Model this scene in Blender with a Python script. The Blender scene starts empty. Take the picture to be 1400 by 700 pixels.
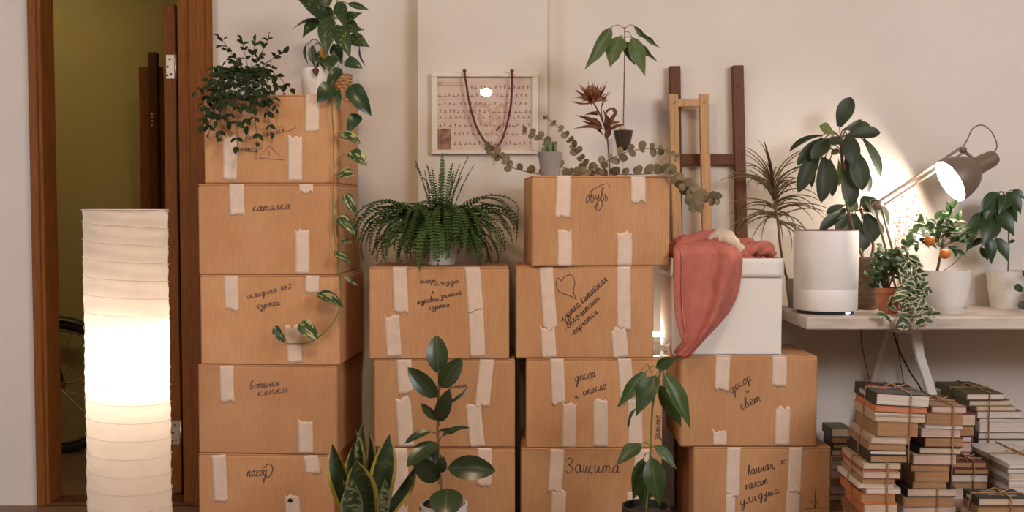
import bpy, bmesh, math, random
from mathutils import Vector, Matrix
random.seed(7)
scene = bpy.context.scene
col = scene.collection

# ------------------------------------------------------------------ camera, world, light, exposure
F_PX = 1400.0
TILT = math.radians(2.45)
CAM = Vector((0.0, -4.0, 1.158))
cam_d = bpy.data.cameras.new('camera'); cam_d.sensor_width = 36.0; cam_d.lens = 36.0
cam = bpy.data.objects.new('camera', cam_d); col.objects.link(cam)
cam.location = CAM; cam.rotation_euler = (math.pi/2 - TILT, 0, 0)
scene.camera = cam
world = bpy.data.worlds.new('room_ambient'); scene.world = world; world.use_nodes = True
world.node_tree.nodes['Background'].inputs['Color'].default_value = (1.0, 0.68, 0.44, 1)
world.node_tree.nodes['Background'].inputs['Strength'].default_value = 0.17
def area_light(name, loc, aim, size, power, color):
    d = bpy.data.lights.new(name, 'AREA'); d.shape = 'RECTANGLE'; d.size, d.size_y = size
    d.energy = power; d.color = color
    o = bpy.data.objects.new(name, d); col.objects.link(o); o.location = loc
    o.rotation_euler = (Vector(aim) - Vector(loc)).to_track_quat('-Z', 'Y').to_euler()
    return o
area_light('window_daylight', (-3.6, -3.2, 1.7), (-1.2, 0, 1.2), (1.4, 1.6), 40, (0.86, 0.88, 1.0))
area_light('right_fill_light', (2.5, -3.3, 2.45), (0.6, 0, 1.3), (1.5, 1.2), 84, (0.97, 0.96, 1.0))  # added unseen fill from the right, brightens the right wall and box fronts
scene.view_settings.view_transform = 'Standard'
scene.view_settings.look = 'None'
scene.view_settings.gamma = 1.0
scene.view_settings.use_curve_mapping = False
scene.view_settings.exposure = 0.0

def cam_dir(px, py):
    u = (px - 700.0)/F_PX; v = (350.0 - py)/F_PX
    fw = Vector((0, math.cos(TILT), -math.sin(TILT))); up = Vector((0, math.sin(TILT), math.cos(TILT)))
    return fw + Vector((1, 0, 0))*u + up*v
def P(px, py, Y):
    d = cam_dir(px, py); return CAM + d*((Y - CAM.y)/d.y)
def hit(px, py, pt, n):
    d = cam_dir(px, py); return CAM + d*((pt - CAM).dot(n)/d.dot(n))
def S(Y): return F_PX/(Y - CAM.y)

# ------------------------------------------------------------------ mesh helpers
WM = {}
def world_of(o): return WM.get(o, Matrix.Identity(4)) if o is not None else Matrix.Identity(4)
class MB:
    def __init__(s): s.v = []; s.f = []; s.uv = []; s.mi = []
    def add(s, vs, fs, uvs=None, mi=0):
        b = len(s.v); s.v += [Vector(q) for q in vs]
        for i, f in enumerate(fs):
            s.f.append([b + j for j in f]); s.mi.append(mi)
            s.uv.append(uvs[i] if uvs else [(0, 0)]*len(f))
    def box(s, c, d, M=None, b=0.0, mi=0):
        h = [x/2 for x in d]; c = Vector(c); vs = []; fs = []
        if b <= 0:
            vs = [Vector((sx*h[0], sy*h[1], sz*h[2])) for sx in (-1, 1) for sy in (-1, 1) for sz in (-1, 1)]
            fs = [(0,1,3,2),(4,6,7,5),(0,4,5,1),(2,3,7,6),(0,2,6,4),(1,5,7,3)]
        else:
            b = min(b, min(h)*0.9); idx = {}
            for sx in (-1, 1):
                for sy in (-1, 1):
                    for sz in (-1, 1):
                        sg = (sx, sy, sz)
                        for a in range(3):
                            idx[(sg, a)] = len(vs)
                            vs.append(Vector([sg[k]*(h[k] if k == a else h[k] - b) for k in range(3)]))
            for a in range(3):
                u, w = (a + 1) % 3, (a + 2) % 3
                for sa in (-1, 1):
                    q = []
                    for su, sw in ((-1,-1),(1,-1),(1,1),(-1,1)):
                        g = [0,0,0]; g[a] = sa; g[u] = su; g[w] = sw; q.append(idx[(tuple(g), a)])
                    fs.append(q if sa > 0 else q[::-1])
                for su in (-1, 1):
                    for sw in (-1, 1):
                        g1 = [0,0,0]; g1[a] = -1; g1[u] = su; g1[w] = sw
                        g2 = list(g1); g2[a] = 1; g1 = tuple(g1); g2 = tuple(g2)
                        q = [idx[(g1,u)], idx[(g2,u)], idx[(g2,w)], idx[(g1,w)]]
                        fs.append(q if su*sw > 0 else q[::-1])
            for sx in (-1, 1):
                for sy in (-1, 1):
                    for sz in (-1, 1):
                        sg = (sx,sy,sz); q = [idx[(sg,0)], idx[(sg,1)], idx[(sg,2)]]
                        fs.append(q if sx*sy*sz > 0 else q[::-1])
        if M is not None: vs = [M @ (q + c) for q in vs]
        else: vs = [q + c for q in vs]
        s.add(vs, fs, None, mi); return s
    def bar(s, a, b, w, d, side=(0, 1, 0), bev=0.0, mi=0):
        a = Vector(a); b = Vector(b); z = (b - a); L = z.length; z.normalize()
        y = Vector(side); y = (y - z*y.dot(z)).normalized(); x = y.cross(z)
        M = Matrix((x, y, z)).transposed().to_4x4(); M.translation = (a + b)/2
        return s.box((0, 0, 0), (w, d, L), M, bev, mi)
    def tube(s, pts, r, n=6, caps=True, mi=0):
        pts = [Vector(p) for p in pts]; m = len(pts)
        rr = r if isinstance(r, (list, tuple)) else [r]*m
        vs = []; fs = []; prev = None
        for i, p in enumerate(pts):
            t = (pts[min(i+1, m-1)] - pts[max(i-1, 0)])
            t = t.normalized() if t.length > 1e-9 else Vector((0, 0, 1))
            if prev is None:
                a = Vector((1, 0, 0)) if abs(t.x) < 0.8 else Vector((0, 1, 0))
                x = (a - t*a.dot(t)).normalized()
            else:
                x = prev - t*prev.dot(t); x = x.normalized() if x.length > 1e-6 else prev
            prev = x; y = t.cross(x)
            for k in range(n):
                an = 2*math.pi*k/n; vs.append(p + (x*math.cos(an) + y*math.sin(an))*rr[i])
        for i in range(m-1):
            for k in range(n):
                k2 = (k+1) % n; fs.append((i*n+k, i*n+k2, (i+1)*n+k2, (i+1)*n+k))
        if caps: fs.append(tuple(range(n))[::-1]); fs.append(tuple((m-1)*n + k for k in range(n)))
        s.add(vs, fs, None, mi); return s
    def lathe(s, prof, M=None, n=28, mi=0):
        if M is None: M = Matrix.Identity(4)
        elif not isinstance(M, Matrix): M = Matrix.Translation(Vector(M))
        vs = []; fs = []
        for (r, z) in prof:
            for k in range(n):
                an = 2*math.pi*k/n; vs.append(M @ Vector((max(r, 1e-5)*math.cos(an), max(r, 1e-5)*math.sin(an), z)))
        for i in range(len(prof)-1):
            for k in range(n):
                k2 = (k+1) % n; fs.append((i*n+k, i*n+k2, (i+1)*n+k2, (i+1)*n+k))
        s.add(vs, fs, None, mi); return s
    def ball(s, c, r, n=10, m=6, sc=(1, 1, 1)):
        pr = [(r*math.sin(math.pi*i/m), -r*math.cos(math.pi*i/m)) for i in range(m+1)]
        return s.lathe(pr, Matrix.Translation(Vector(c)) @ Matrix.Diagonal((*sc, 1)), n)
    def sheet(s, grid, off):
        """closed thin sheet from a grid of points, thickened along off"""
        R, C = len(grid), len(grid[0]); off = Vector(off)
        vs = [p for row in grid for p in row] + [p + off for row in grid for p in row]; N = R*C; fs = []
        for i in range(R-1):
            for j in range(C-1):
                a, b, c, d = i*C+j, i*C+j+1, (i+1)*C+j+1, (i+1)*C+j
                fs.append((a, b, c, d)); fs.append((N+d, N+c, N+b, N+a))
        rim = [j for j in range(C)] + [i*C+C-1 for i in range(1, R)] + [(R-1)*C+j for j in range(C-2, -1, -1)] + [i*C for i in range(R-2, 0, -1)]
        for k in range(len(rim)):
            a, b = rim[k], rim[(k+1) % len(rim)]; fs.append((b, a, N+a, N+b))
        s.add(vs, fs); return s
    def mesh(s, name, mat, inv=None, smooth=False, recalc=True):
        me = bpy.data.meshes.new(name)
        vs = [inv @ q for q in s.v] if inv is not None else s.v
        me.from_pydata([tuple(q) for q in vs], [], s.f)
        if any(any(q != (0, 0) for q in f) for f in s.uv):
            ul = me.uv_layers.new(name='UVMap'); k = 0
            flat = [c for f in s.uv for q in f for c in q]
            ul.data.foreach_set('uv', flat)
        mats = mat if isinstance(mat, (list, tuple)) else [mat]
        for m in mats: me.materials.append(m)
        if len(mats) > 1: me.polygons.foreach_set('material_index', s.mi)
        if recalc:
            bm = bmesh.new(); bm.from_mesh(me); bmesh.ops.recalc_face_normals(bm, faces=bm.faces); bm.to_mesh(me); bm.free()
        if smooth: me.polygons.foreach_set('use_smooth', [True]*len(me.polygons))
        me.update(); return me
def smooth_by_angle(me, ang=40):
    bm = bmesh.new(); bm.from_mesh(me)
    for f in bm.faces: f.smooth = True
    for e in bm.edges:
        if len(e.link_faces) == 2 and e.calc_face_angle(0) > math.radians(ang): e.smooth = False
    bm.to_mesh(me); bm.free()
def tag(o, label, cat, group=None, kind=None):
    if label: o['label'] = label
    if cat: o['category'] = cat
    if group: o['group'] = group
    if kind: o['kind'] = kind
    return o
def thing(name, label, cat, loc, rotz=0.0, group=None, M=None):
    o = bpy.data.objects.new(name, None); col.objects.link(o); o.empty_display_size = 0.05
    m = M if M is not None else (Matrix.Translation(Vector(loc)) @ Matrix.Rotation(rotz, 4, 'Z'))
    o.matrix_world = m; WM[o] = m.copy(); tag(o, label, cat, group); return o
def put(name, mb, mat, parent=None, smooth=False, recalc=True, local=False, origin=None):
    """mesh object from world-space (or parent-local) builder"""
    W = world_of(parent)
    if local: inv = None; L = Matrix.Identity(4)
    elif parent is not None: inv = W.inverted(); L = Matrix.Identity(4)
    else:
        og = Vector(origin) if origin is not None else sum(mb.v, Vector())/len(mb.v)
        inv = Matrix.Translation(-og); L = Matrix.Translation(og)
    me = mb.mesh(name, mat, inv, smooth is True, recalc)
    if smooth == 'angle': smooth_by_angle(me)
    o = bpy.data.objects.new(name, me); col.objects.link(o)
    o.parent = parent; o.matrix_local = L
    WM[o] = W @ L; return o
def inst(name, me, M, parent):
    """object sharing a mesh, M is a world matrix"""
    o = bpy.data.objects.new(name, me); col.objects.link(o); o.parent = parent
    o.matrix_local = world_of(parent).inverted() @ M; WM[o] = M.copy(); return o
def struct(name, mb, mat, parent=None, smooth=False):
    o = put(name, mb, mat, parent, smooth)
    if parent is None: o['kind'] = 'structure'
    return o
def crom(pts, k=6):
    pts = [Vector(p) for p in pts]
    if len(pts) < 3: return pts
    q = [pts[0]*2 - pts[1]] + pts + [pts[-1]*2 - pts[-2]]; out = []
    for i in range(1, len(q)-2):
        a, b, c, d = q[i-1], q[i], q[i+1], q[i+2]
        for j in range(k):
            t = j/k
            out.append(0.5*((2*b) + (c - a)*t + (2*a - 5*b + 4*c - d)*t*t + (3*b - a - 3*c + d)*t**3))
    out.append(pts[-1]); return out

# ------------------------------------------------------------------ materials
MATS = {}
def srgb(r, g, b):
    f = lambda c: (c/255/12.92) if c/255 <= 0.04045 else ((c/255 + 0.055)/1.055)**2.4
    return (f(r), f(g), f(b))
def mat(name, color, rough=0.6, var=0.0, nscale=40.0, bump=0.0, bscale=200.0, metal=0.0, rand=0.0, spec=0.5, color2=None, stretch=(1, 1, 1), trans=0.0):
    if name in MATS: return MATS[name]
    m = bpy.data.materials.new(name); m.use_nodes = True; nt = m.node_tree; N = nt.nodes; Lk = nt.links
    b = N['Principled BSDF']; b.inputs['Roughness'].default_value = rough; b.inputs['Metallic'].default_value = metal
    b.inputs['Specular IOR Level'].default_value = spec
    c = (*color, 1); b.inputs['Base Color'].default_value = c; out = None
    tc = N.new('ShaderNodeTexCoord'); mp = N.new('ShaderNodeMapping'); mp.inputs['Scale'].default_value = stretch
    Lk.new(tc.outputs['Object'], mp.inputs['Vector'])
    if var > 0 or color2:
        nz = N.new('ShaderNodeTexNoise'); nz.inputs['Scale'].default_value = nscale; nz.inputs['Detail'].default_value = 5
        Lk.new(mp.outputs['Vector'], nz.inputs['Vector'])
        rp = N.new('ShaderNodeValToRGB'); rp.color_ramp.elements[0].position = 0.3; rp.color_ramp.elements[1].position = 0.7
        if color2: rp.color_ramp.elements[0].color = (*color2, 1); rp.color_ramp.elements[1].color = c
        else:
            rp.color_ramp.elements[0].color = tuple(x*(1 - var) for x in color) + (1,)
            rp.color_ramp.elements[1].color = tuple(min(1, x*(1 + var)) for x in color) + (1,)
        Lk.new(nz.outputs['Fac'], rp.inputs['Fac']); out = rp.outputs['Color']
    if rand > 0:
        oi = N.new('ShaderNodeObjectInfo'); hs = N.new('ShaderNodeHueSaturation')
        mr = N.new('ShaderNodeMapRange'); mr.inputs['To Min'].default_value = 1 - rand; mr.inputs['To Max'].default_value = 1 + rand
        Lk.new(oi.outputs['Random'], mr.inputs['Value']); Lk.new(mr.outputs['Result'], hs.inputs['Value'])
        if out: Lk.new(out, hs.inputs['Color'])
        else: hs.inputs['Color'].default_value = c
        out = hs.outputs['Color']
    if out: Lk.new(out, b.inputs['Base Color'])
    if bump > 0:
        n2 = N.new('ShaderNodeTexNoise'); n2.inputs['Scale'].default_value = bscale; n2.inputs['Detail'].default_value = 3
        Lk.new(mp.outputs['Vector'], n2.inputs['Vector'])
        bp = N.new('ShaderNodeBump'); bp.inputs['Strength'].default_value = bump; bp.inputs['Distance'].default_value = 0.004
        Lk.new(n2.outputs['Fac'], bp.inputs['Height']); Lk.new(bp.outputs['Normal'], b.inputs['Normal'])
    if trans > 0:
        tr = N.new('ShaderNodeBsdfTranslucent'); mx = N.new('ShaderNodeMixShader'); mx.inputs[0].default_value = trans
        if out: Lk.new(out, tr.inputs['Color'])
        else: tr.inputs['Color'].default_value = c
        Lk.new(b.outputs[0], mx.inputs[1]); Lk.new(tr.outputs[0], mx.inputs[2]); Lk.new(mx.outputs[0], N['Material Output'].inputs['Surface'])
    MATS[name] = m; return m
def emit(name, color, strength):
    m = bpy.data.materials.new(name); m.use_nodes = True; nt = m.node_tree
    nt.nodes.remove(nt.nodes['Principled BSDF']); e = nt.nodes.new('ShaderNodeEmission')
    e.inputs['Color'].default_value = (*color, 1); e.inputs['Strength'].default_value = strength
    nt.links.new(e.outputs[0], nt.nodes['Material Output'].inputs['Surface']); return m
def pane_mat(name, tint=(1, 1, 1), rough=0.0, k=1.0):
    m = bpy.data.materials.new(name); m.use_nodes = True; nt = m.node_tree; N = nt.nodes
    N.remove(N['Principled BSDF']); t = N.new('ShaderNodeBsdfTransparent'); t.inputs['Color'].default_value = (*tint, 1)
    g = N.new('ShaderNodeBsdfGlossy'); g.inputs['Roughness'].default_value = rough
    fr = N.new('ShaderNodeFresnel'); fr.inputs['IOR'].default_value = 1.5
    ml = N.new('ShaderNodeMath'); ml.operation = 'MULTIPLY'; ml.inputs[1].default_value = k
    gm = N.new('ShaderNodeNewGeometry'); sb = N.new('ShaderNodeMath'); sb.operation = 'SUBTRACT'; sb.inputs[0].default_value = 1.0; nt.links.new(gm.outputs['Backfacing'], sb.inputs[1])
    m2 = N.new('ShaderNodeMath'); m2.operation = 'MULTIPLY'; nt.links.new(fr.outputs[0], ml.inputs[0]); nt.links.new(ml.outputs[0], m2.inputs[0]); nt.links.new(sb.outputs[0], m2.inputs[1])
    mx = N.new('ShaderNodeMixShader'); nt.links.new(m2.outputs[0], mx.inputs[0])
    nt.links.new(t.outputs[0], mx.inputs[1]); nt.links.new(g.outputs[0], mx.inputs[2])
    nt.links.new(mx.outputs[0], N['Material Output'].inputs['Surface']); return m
def cardboard_mat():
    m = bpy.data.materials.new('cardboard'); m.use_nodes = True; nt = m.node_tree; N = nt.nodes; L = nt.links
    b = N['Principled BSDF']; b.inputs['Roughness'].default_value = 0.75; b.inputs['Specular IOR Level'].default_value = 0.25
    tc = N.new('ShaderNodeTexCoord'); oi = N.new('ShaderNodeObjectInfo')
    ad = N.new('ShaderNodeVectorMath'); L.new(tc.outputs['Object'], ad.inputs[0])
    sc = N.new('ShaderNodeMath'); sc.operation = 'MULTIPLY'; sc.inputs[1].default_value = 40; L.new(oi.outputs['Random'], sc.inputs[0]); L.new(sc.outputs[0], ad.inputs[1])
    n1 = N.new('ShaderNodeTexNoise'); n1.inputs['Scale'].default_value = 5; n1.inputs['Detail'].default_value = 8; L.new(ad.outputs[0], n1.inputs['Vector'])
    rp = N.new('ShaderNodeValToRGB'); rp.color_ramp.elements[0].position = 0.32; rp.color_ramp.elements[1].position = 0.7
    rp.color_ramp.elements[0].color = (0.54, 0.275, 0.125, 1); rp.color_ramp.elements[1].color = (0.62, 0.34, 0.17, 1)
    L.new(n1.outputs['Fac'], rp.inputs['Fac'])
    mp = N.new('ShaderNodeMapping'); mp.inputs['Scale'].default_value = (1, 1, 0.06); L.new(tc.outputs['Object'], mp.inputs['Vector'])
    n2 = N.new('ShaderNodeTexNoise'); n2.inputs['Scale'].default_value = 260; n2.inputs['Detail'].default_value = 2; L.new(mp.outputs[0], n2.inputs['Vector'])
    mx = N.new('ShaderNodeMixRGB'); mx.blend_type = 'OVERLAY'; mx.inputs['Fac'].default_value = 0.22
    L.new(rp.outputs['Color'], mx.inputs['Color1']); L.new(n2.outputs['Fac'], mx.inputs['Color2'])
    hs = N.new('ShaderNodeHueSaturation'); mr = N.new('ShaderNodeMapRange'); mr.inputs['To Min'].default_value = 0.9; mr.inputs['To Max'].default_value = 1.08
    L.new(oi.outputs['Random'], mr.inputs['Value']); L.new(mr.outputs[0], hs.inputs['Value']); L.new(mx.outputs[0], hs.inputs['Color'])
    L.new(hs.outputs[0], b.inputs['Base Color'])
    bp = N.new('ShaderNodeBump'); bp.inputs['Strength'].default_value = 0.25; bp.inputs['Distance'].default_value = 0.002
    L.new(n2.outputs['Fac'], bp.inputs['Height']); L.new(bp.outputs[0], b.inputs['Normal']); return m
def leaf_mat(name, col1, col2=None, mode='plain', rough=0.35, trans=0.2, rand=0.25):
    if name in MATS: return MATS[name]
    m = bpy.data.materials.new(name); m.use_nodes = True; nt = m.node_tree; N = nt.nodes; L = nt.links
    b = N['Principled BSDF']; b.inputs['Roughness'].default_value = rough; b.inputs['Specular IOR Level'].default_value = 0.2 if rough > 0.55 else 0.45
    oi = N.new('ShaderNodeObjectInfo'); tc = N.new('ShaderNodeTexCoord')
    sp = N.new('ShaderNodeSeparateXYZ'); L.new(tc.outputs['UV'], sp.inputs[0])
    def mth(op, a, bb):
        q = N.new('ShaderNodeMath'); q.operation = op
        for i, x in enumerate((a, bb)):
            if x is None: continue
            if isinstance(x, (int, float)): q.inputs[i].default_value = x
            else: L.new(x, q.inputs[i])
        return q.outputs[0]
    d = mth('ABSOLUTE', mth('SUBTRACT', sp.outputs[0], 0.5), None)
    c2 = col2 or tuple(min(1, x*1.9 + 0.02) for x in col1)
    off = N.new('ShaderNodeVectorMath'); L.new(tc.outputs['UV'], off.inputs[0])
    L.new(mth('MULTIPLY', oi.outputs['Random'], 37.0), off.inputs[1])
    if mode == 'plain':
        vein = mth('ABSOLUTE', mth('SINE', mth('ADD', mth('MULTIPLY', sp.outputs[1], 40.0), mth('MULTIPLY', d, -26.0)), None), None)
        f = mth('MAXIMUM', mth('MULTIPLY', mth('LESS_THAN', d, 0.022), 0.7), mth('MULTIPLY', mth('LESS_THAN', vein, 0.12), 0.22))
    elif mode == 'edge':
        nz = N.new('ShaderNodeTexNoise'); nz.inputs['Scale'].default_value = 1.0; nz.inputs['Detail'].default_value = 3
        mp = N.new('ShaderNodeMapping'); mp.inputs['Scale'].default_value = (2.0, 22.0, 1); L.new(off.outputs[0], mp.inputs[0]); L.new(mp.outputs[0], nz.inputs['Vector'])
        f = mth('MAXIMUM', mth('GREATER_THAN', d, 0.37), mth('MULTIPLY', mth('GREATER_THAN', nz.outputs['Fac'], 0.58), 0.13))
    elif mode == 'band':
        nz = N.new('ShaderNodeTexNoise'); nz.inputs['Scale'].default_value = 1.0; nz.inputs['Detail'].default_value = 4
        mp = N.new('ShaderNodeMapping'); mp.inputs['Scale'].default_value = (2.5, 24.0, 1); L.new(off.outputs[0], mp.inputs[0]); L.new(mp.outputs[0], nz.inputs['Vector'])
        f = mth('MAXIMUM', mth('GREATER_THAN', d, 0.42), mth('GREATER_THAN', nz.outputs['Fac'], 0.52))
    elif mode in ('varieg', 'spot'):
        nz = N.new('ShaderNodeTexNoise'); nz.inputs['Scale'].default_value = 1.0; nz.inputs['Detail'].default_value = 4
        mp = N.new('ShaderNodeMapping'); mp.inputs['Scale'].default_value = (5.0, 2.2, 1) if mode == 'varieg' else (7.0, 9.0, 1)
        L.new(off.outputs[0], mp.inputs[0]); L.new(mp.outputs[0], nz.inputs['Vector'])
        f = mth('GREATER_THAN', nz.outputs['Fac'], 0.545 if mode == 'varieg' else 0.6)
        if mode == 'spot': f = mth('MULTIPLY', f, mth('LESS_THAN', d, 0.38))
    elif mode == 'rim':
        nz = N.new('ShaderNodeTexNoise'); nz.inputs['Scale'].default_value = 4.0; L.new(off.outputs[0], nz.inputs['Vector'])
        f = mth('GREATER_THAN', mth('ADD', d, mth('MULTIPLY', nz.outputs['Fac'], 0.3)), 0.47)
    mx = N.new('ShaderNodeMixRGB'); L.new(f, mx.inputs[0]); mx.inputs[1].default_value = (*col1, 1); mx.inputs[2].default_value = (*c2, 1)
    hs = N.new('ShaderNodeHueSaturation'); mr = N.new('ShaderNodeMapRange'); mr.inputs['To Min'].default_value = 1 - rand; mr.inputs['To Max'].default_value = 1 + rand
    L.new(oi.outputs['Random'], mr.inputs['Value']); L.new(mr.outputs[0], hs.inputs['Value']); L.new(mx.outputs[0], hs.inputs['Color'])
    L.new(hs.outputs[0], b.inputs['Base Color'])
    tr = N.new('ShaderNodeBsdfTranslucent'); ms = N.new('ShaderNodeMixShader'); ms.inputs[0].default_value = trans
    L.new(hs.outputs[0], tr.inputs['Color']); L.new(b.outputs[0], ms.inputs[1]); L.new(tr.outputs[0], ms.inputs[2])
    L.new(ms.outputs[0], N['Material Output'].inputs['Surface'])
    MATS[name] = m; return m

# ------------------------------------------------------------------ structure: walls, floor, ceiling, doorway, hall
M_wall = mat('wall_paint', (0.74, 0.67, 0.60), 0.85, var=0.03, nscale=3, bump=0.12, bscale=60, spec=0.2)
M_hall = mat('olive_paint', (0.40, 0.33, 0.13), 0.85, var=0.05, nscale=3, spec=0.2)
M_ceil = mat('ceiling_paint', (0.75, 0.70, 0.64), 0.9)
M_floor = mat('floor_wood', (0.20, 0.11, 0.055), 0.5, var=0.25, nscale=14, stretch=(1, 8, 1))
M_brown = mat('brown_stained_wood', (0.23, 0.08, 0.018), 0.5, var=0.22, nscale=22, stretch=(6, 6, 0.5), bump=0.05, spec=0.12)
M_brown_dk = mat('dark_stained_wood', (0.11, 0.04, 0.013), 0.5, var=0.25, nscale=22, stretch=(6, 6, 0.5), spec=0.25)
M_steel = mat('hinge_steel', (0.62, 0.5, 0.36), 0.35, metal=0.85)
M_black = mat('black_plastic', (0.015, 0.014, 0.013), 0.4)
M_dark_screw = mat('screw_dark', (0.06, 0.04, 0.03), 0.6)

OL, OR, OT = -1.84, -1.243, 2.32         # doorway opening
mb = MB()
def slab(mb, x0, x1, y0, y1, z0, z1): mb.box(((x0+x1)/2, (y0+y1)/2, (z0+z1)/2), (x1-x0, y1-y0, z1-z0))
slab(mb, -4.2, OL, 0, 0.10, 0, 2.7)
slab(mb, OR, 3.6, 0, 0.10, 0, 2.7)
slab(mb, OL, OR, 0, 0.10, OT, 2.7)
struct('wall_back', mb, M_wall)
mb = MB(); x0 = P(572, 290, -0.06).x; x1 = P(748, 290, -0.06).x
slab(mb, x0, x1, -0.06, 0.0, 0, 2.7); struct('wall_pilaster', mb, M_wall)
mb = MB(); slab(mb, -4.2, 3.6, -7.0, 1.25, -0.06, 0); struct('floor', mb, M_floor)
mb = MB(); slab(mb, -4.2, 3.6, -7.0, 1.25, 2.7, 2.78); struct('ceiling', mb, M_ceil)
mb = MB(); slab(mb, -4.2, -0.5, 1.15, 1.25, 0, 2.7); struct('wall_hall_back', mb, M_hall)
mb = MB(); slab(mb, -0.6, -0.5, 0.10, 1.15, 0, 2.7); struct('wall_hall_right', mb, M_hall)
mb = MB(); slab(mb, -4.2, -4.1, 0.10, 1.15, 0, 2.7); struct('wall_hall_left', mb, M_hall)
# casings (each board of the trim is its own piece)
tr = thing('door_trim_1', None, None, (OL, 0, 0)); tr['kind'] = 'structure'; tr.name = 'trim_1'
def board(name, x0, x1, y0, y1, z0, z1, par, m=M_brown, bev=0.004):
    q = MB(); q.box(((x0+x1)/2, (y0+y1)/2, (z0+z1)/2), (x1-x0, y1-y0, z1-z0), None, bev); return put(name, q, m, par)
board('casing_board', P(42, 290, -0.02).x, OL + 0.004, -0.022, 0.0, 0, OT + 0.08, tr)
board('jamb_board', OL - 0.001, OL + 0.018, -0.012, 0.11, 0, OT, tr)
board('casing_board', OR - 0.004, P(292, 290, -0.02).x, -0.022, 0.0, 0, OT + 0.08, tr)
board('casing_bead', P(283, 290, -0.03).x, P(291, 290, -0.03).x, -0.030, -0.02, 0, OT + 0.08, tr)
board('jamb_board', OR - 0.054, OR + 0.001, 0.0, 0.11, 0, OT, tr)
board('casing_board', OL, OR, -0.022, 0.0, OT - 0.004, OT + 0.08, tr)
board('jamb_board', OL, OR, 0.0, 0.11, OT - 0.02, OT, tr)
board('threshold_board', OL, OR, -0.01, 0.11, 0, 0.012, tr, M_brown_dk)
# door leaf swung away into the hall, seen edge-on at its hinges
dx1 = -1.345; dx0 = dx1 - 0.052
dl = thing('door_1', None, None, (dx1, 0.10, 0.012)); dl['kind'] = 'structure'
top_z = P(232, 6, 0.13).z
q = MB(); q.box(((dx0+dx1)/2, 0.13 + 0.29, (0.012+top_z)/2), (dx1-dx0, 0.58, top_z-0.012), None, 0.004); put('door_panel', q, M_brown, dl)
for py in (91, 592):
    c = P(236, py, 0.12)
    h = MB(); h.box((dx1 - 0.022, 0.128, c.z), (0.036, 0.006, 0.098), None, 0.002); ho = put('hinge', h, M_steel, dl)
    h = MB(); h.tube([(dx1 + 0.003, 0.118, c.z - 0.052), (dx1 + 0.003, 0.118, c.z + 0.052)], 0.006, 10); put('hinge_pin', h, M_steel, ho, True)
    for (sx, sz) in ((-0.012, 0.03), (-0.02, 0.0), (-0.008, -0.03), (-0.022, -0.034)):
        h = MB(); h.ball((dx1 - 0.012 + sx, 0.1245, c.z + sz), 0.0045, 8, 4); put('screw', h, M_dark_screw, ho, True)
q = MB(); q.tube([(dx0 - 0.05, 0.64, 1.0), (dx0, 0.64, 1.0)], 0.01, 8); q.tube([(dx0 - 0.045, 0.64, 1.0), (dx0 - 0.045, 0.52, 1.0)], 0.009, 8); put('handle', q, M_steel, dl, True)
# tall cabinet in the hall
cx0, cx1 = P(190, 290, 0.72).x, P(224, 290, 0.72).x
ct = P(200, 90, 0.72).z
cb = thing('hall_cabinet', 'tall brown wooden cabinet seen through the doorway in the dim hall', 'cabinet', (cx0, 1.14, 0))
board('body', cx0, cx0 + 0.32, 0.74, 1.148, 0, ct, cb, M_brown)
bx0, bx1 = P(207, 290, 0.72).x, P(219, 290, 0.72).x
board('door_board', bx0, bx1, 0.70, 0.742, 0, P(212, 72, 0.72).z, cb, M_brown_dk)
q = MB()
for k in range(4): c = P(207.5, 156 + k*5, 0.70); q.ball((c.x + 0.004, 0.698, c.z), 0.006, 8, 5)
put('latch_studs', q, M_steel, cb, True)
q = MB(); c = P(222, 107, 0.70); q.box((c.x, 0.72, c.z), (0.02, 0.04, 0.02), None, 0.003); put('catch', q, M_black, cb)

# added fill light that brightens the hall, out of sight beyond the door jamb
hl = thing('hall_fill_light', 'unseen round fill light added to brighten the hall behind the doorway', 'lamp', (-2.75, 0.6, 2.70))
q = MB(); q.lathe([(0, 0), (0.11, 0), (0.11, -0.02), (0, -0.02)], (-2.75, 0.6, 2.70), 28); put('base', q, M_ceil, hl, 'angle')
q = MB(); q.lathe([(0.10, -0.018), (0.095, -0.05), (0.06, -0.075), (0, -0.085)], (-2.75, 0.6, 2.70), 28); put('diffuser', q, emit('hall_fill_glow', (1.0, 0.82, 0.5), 46), hl, True)
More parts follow.
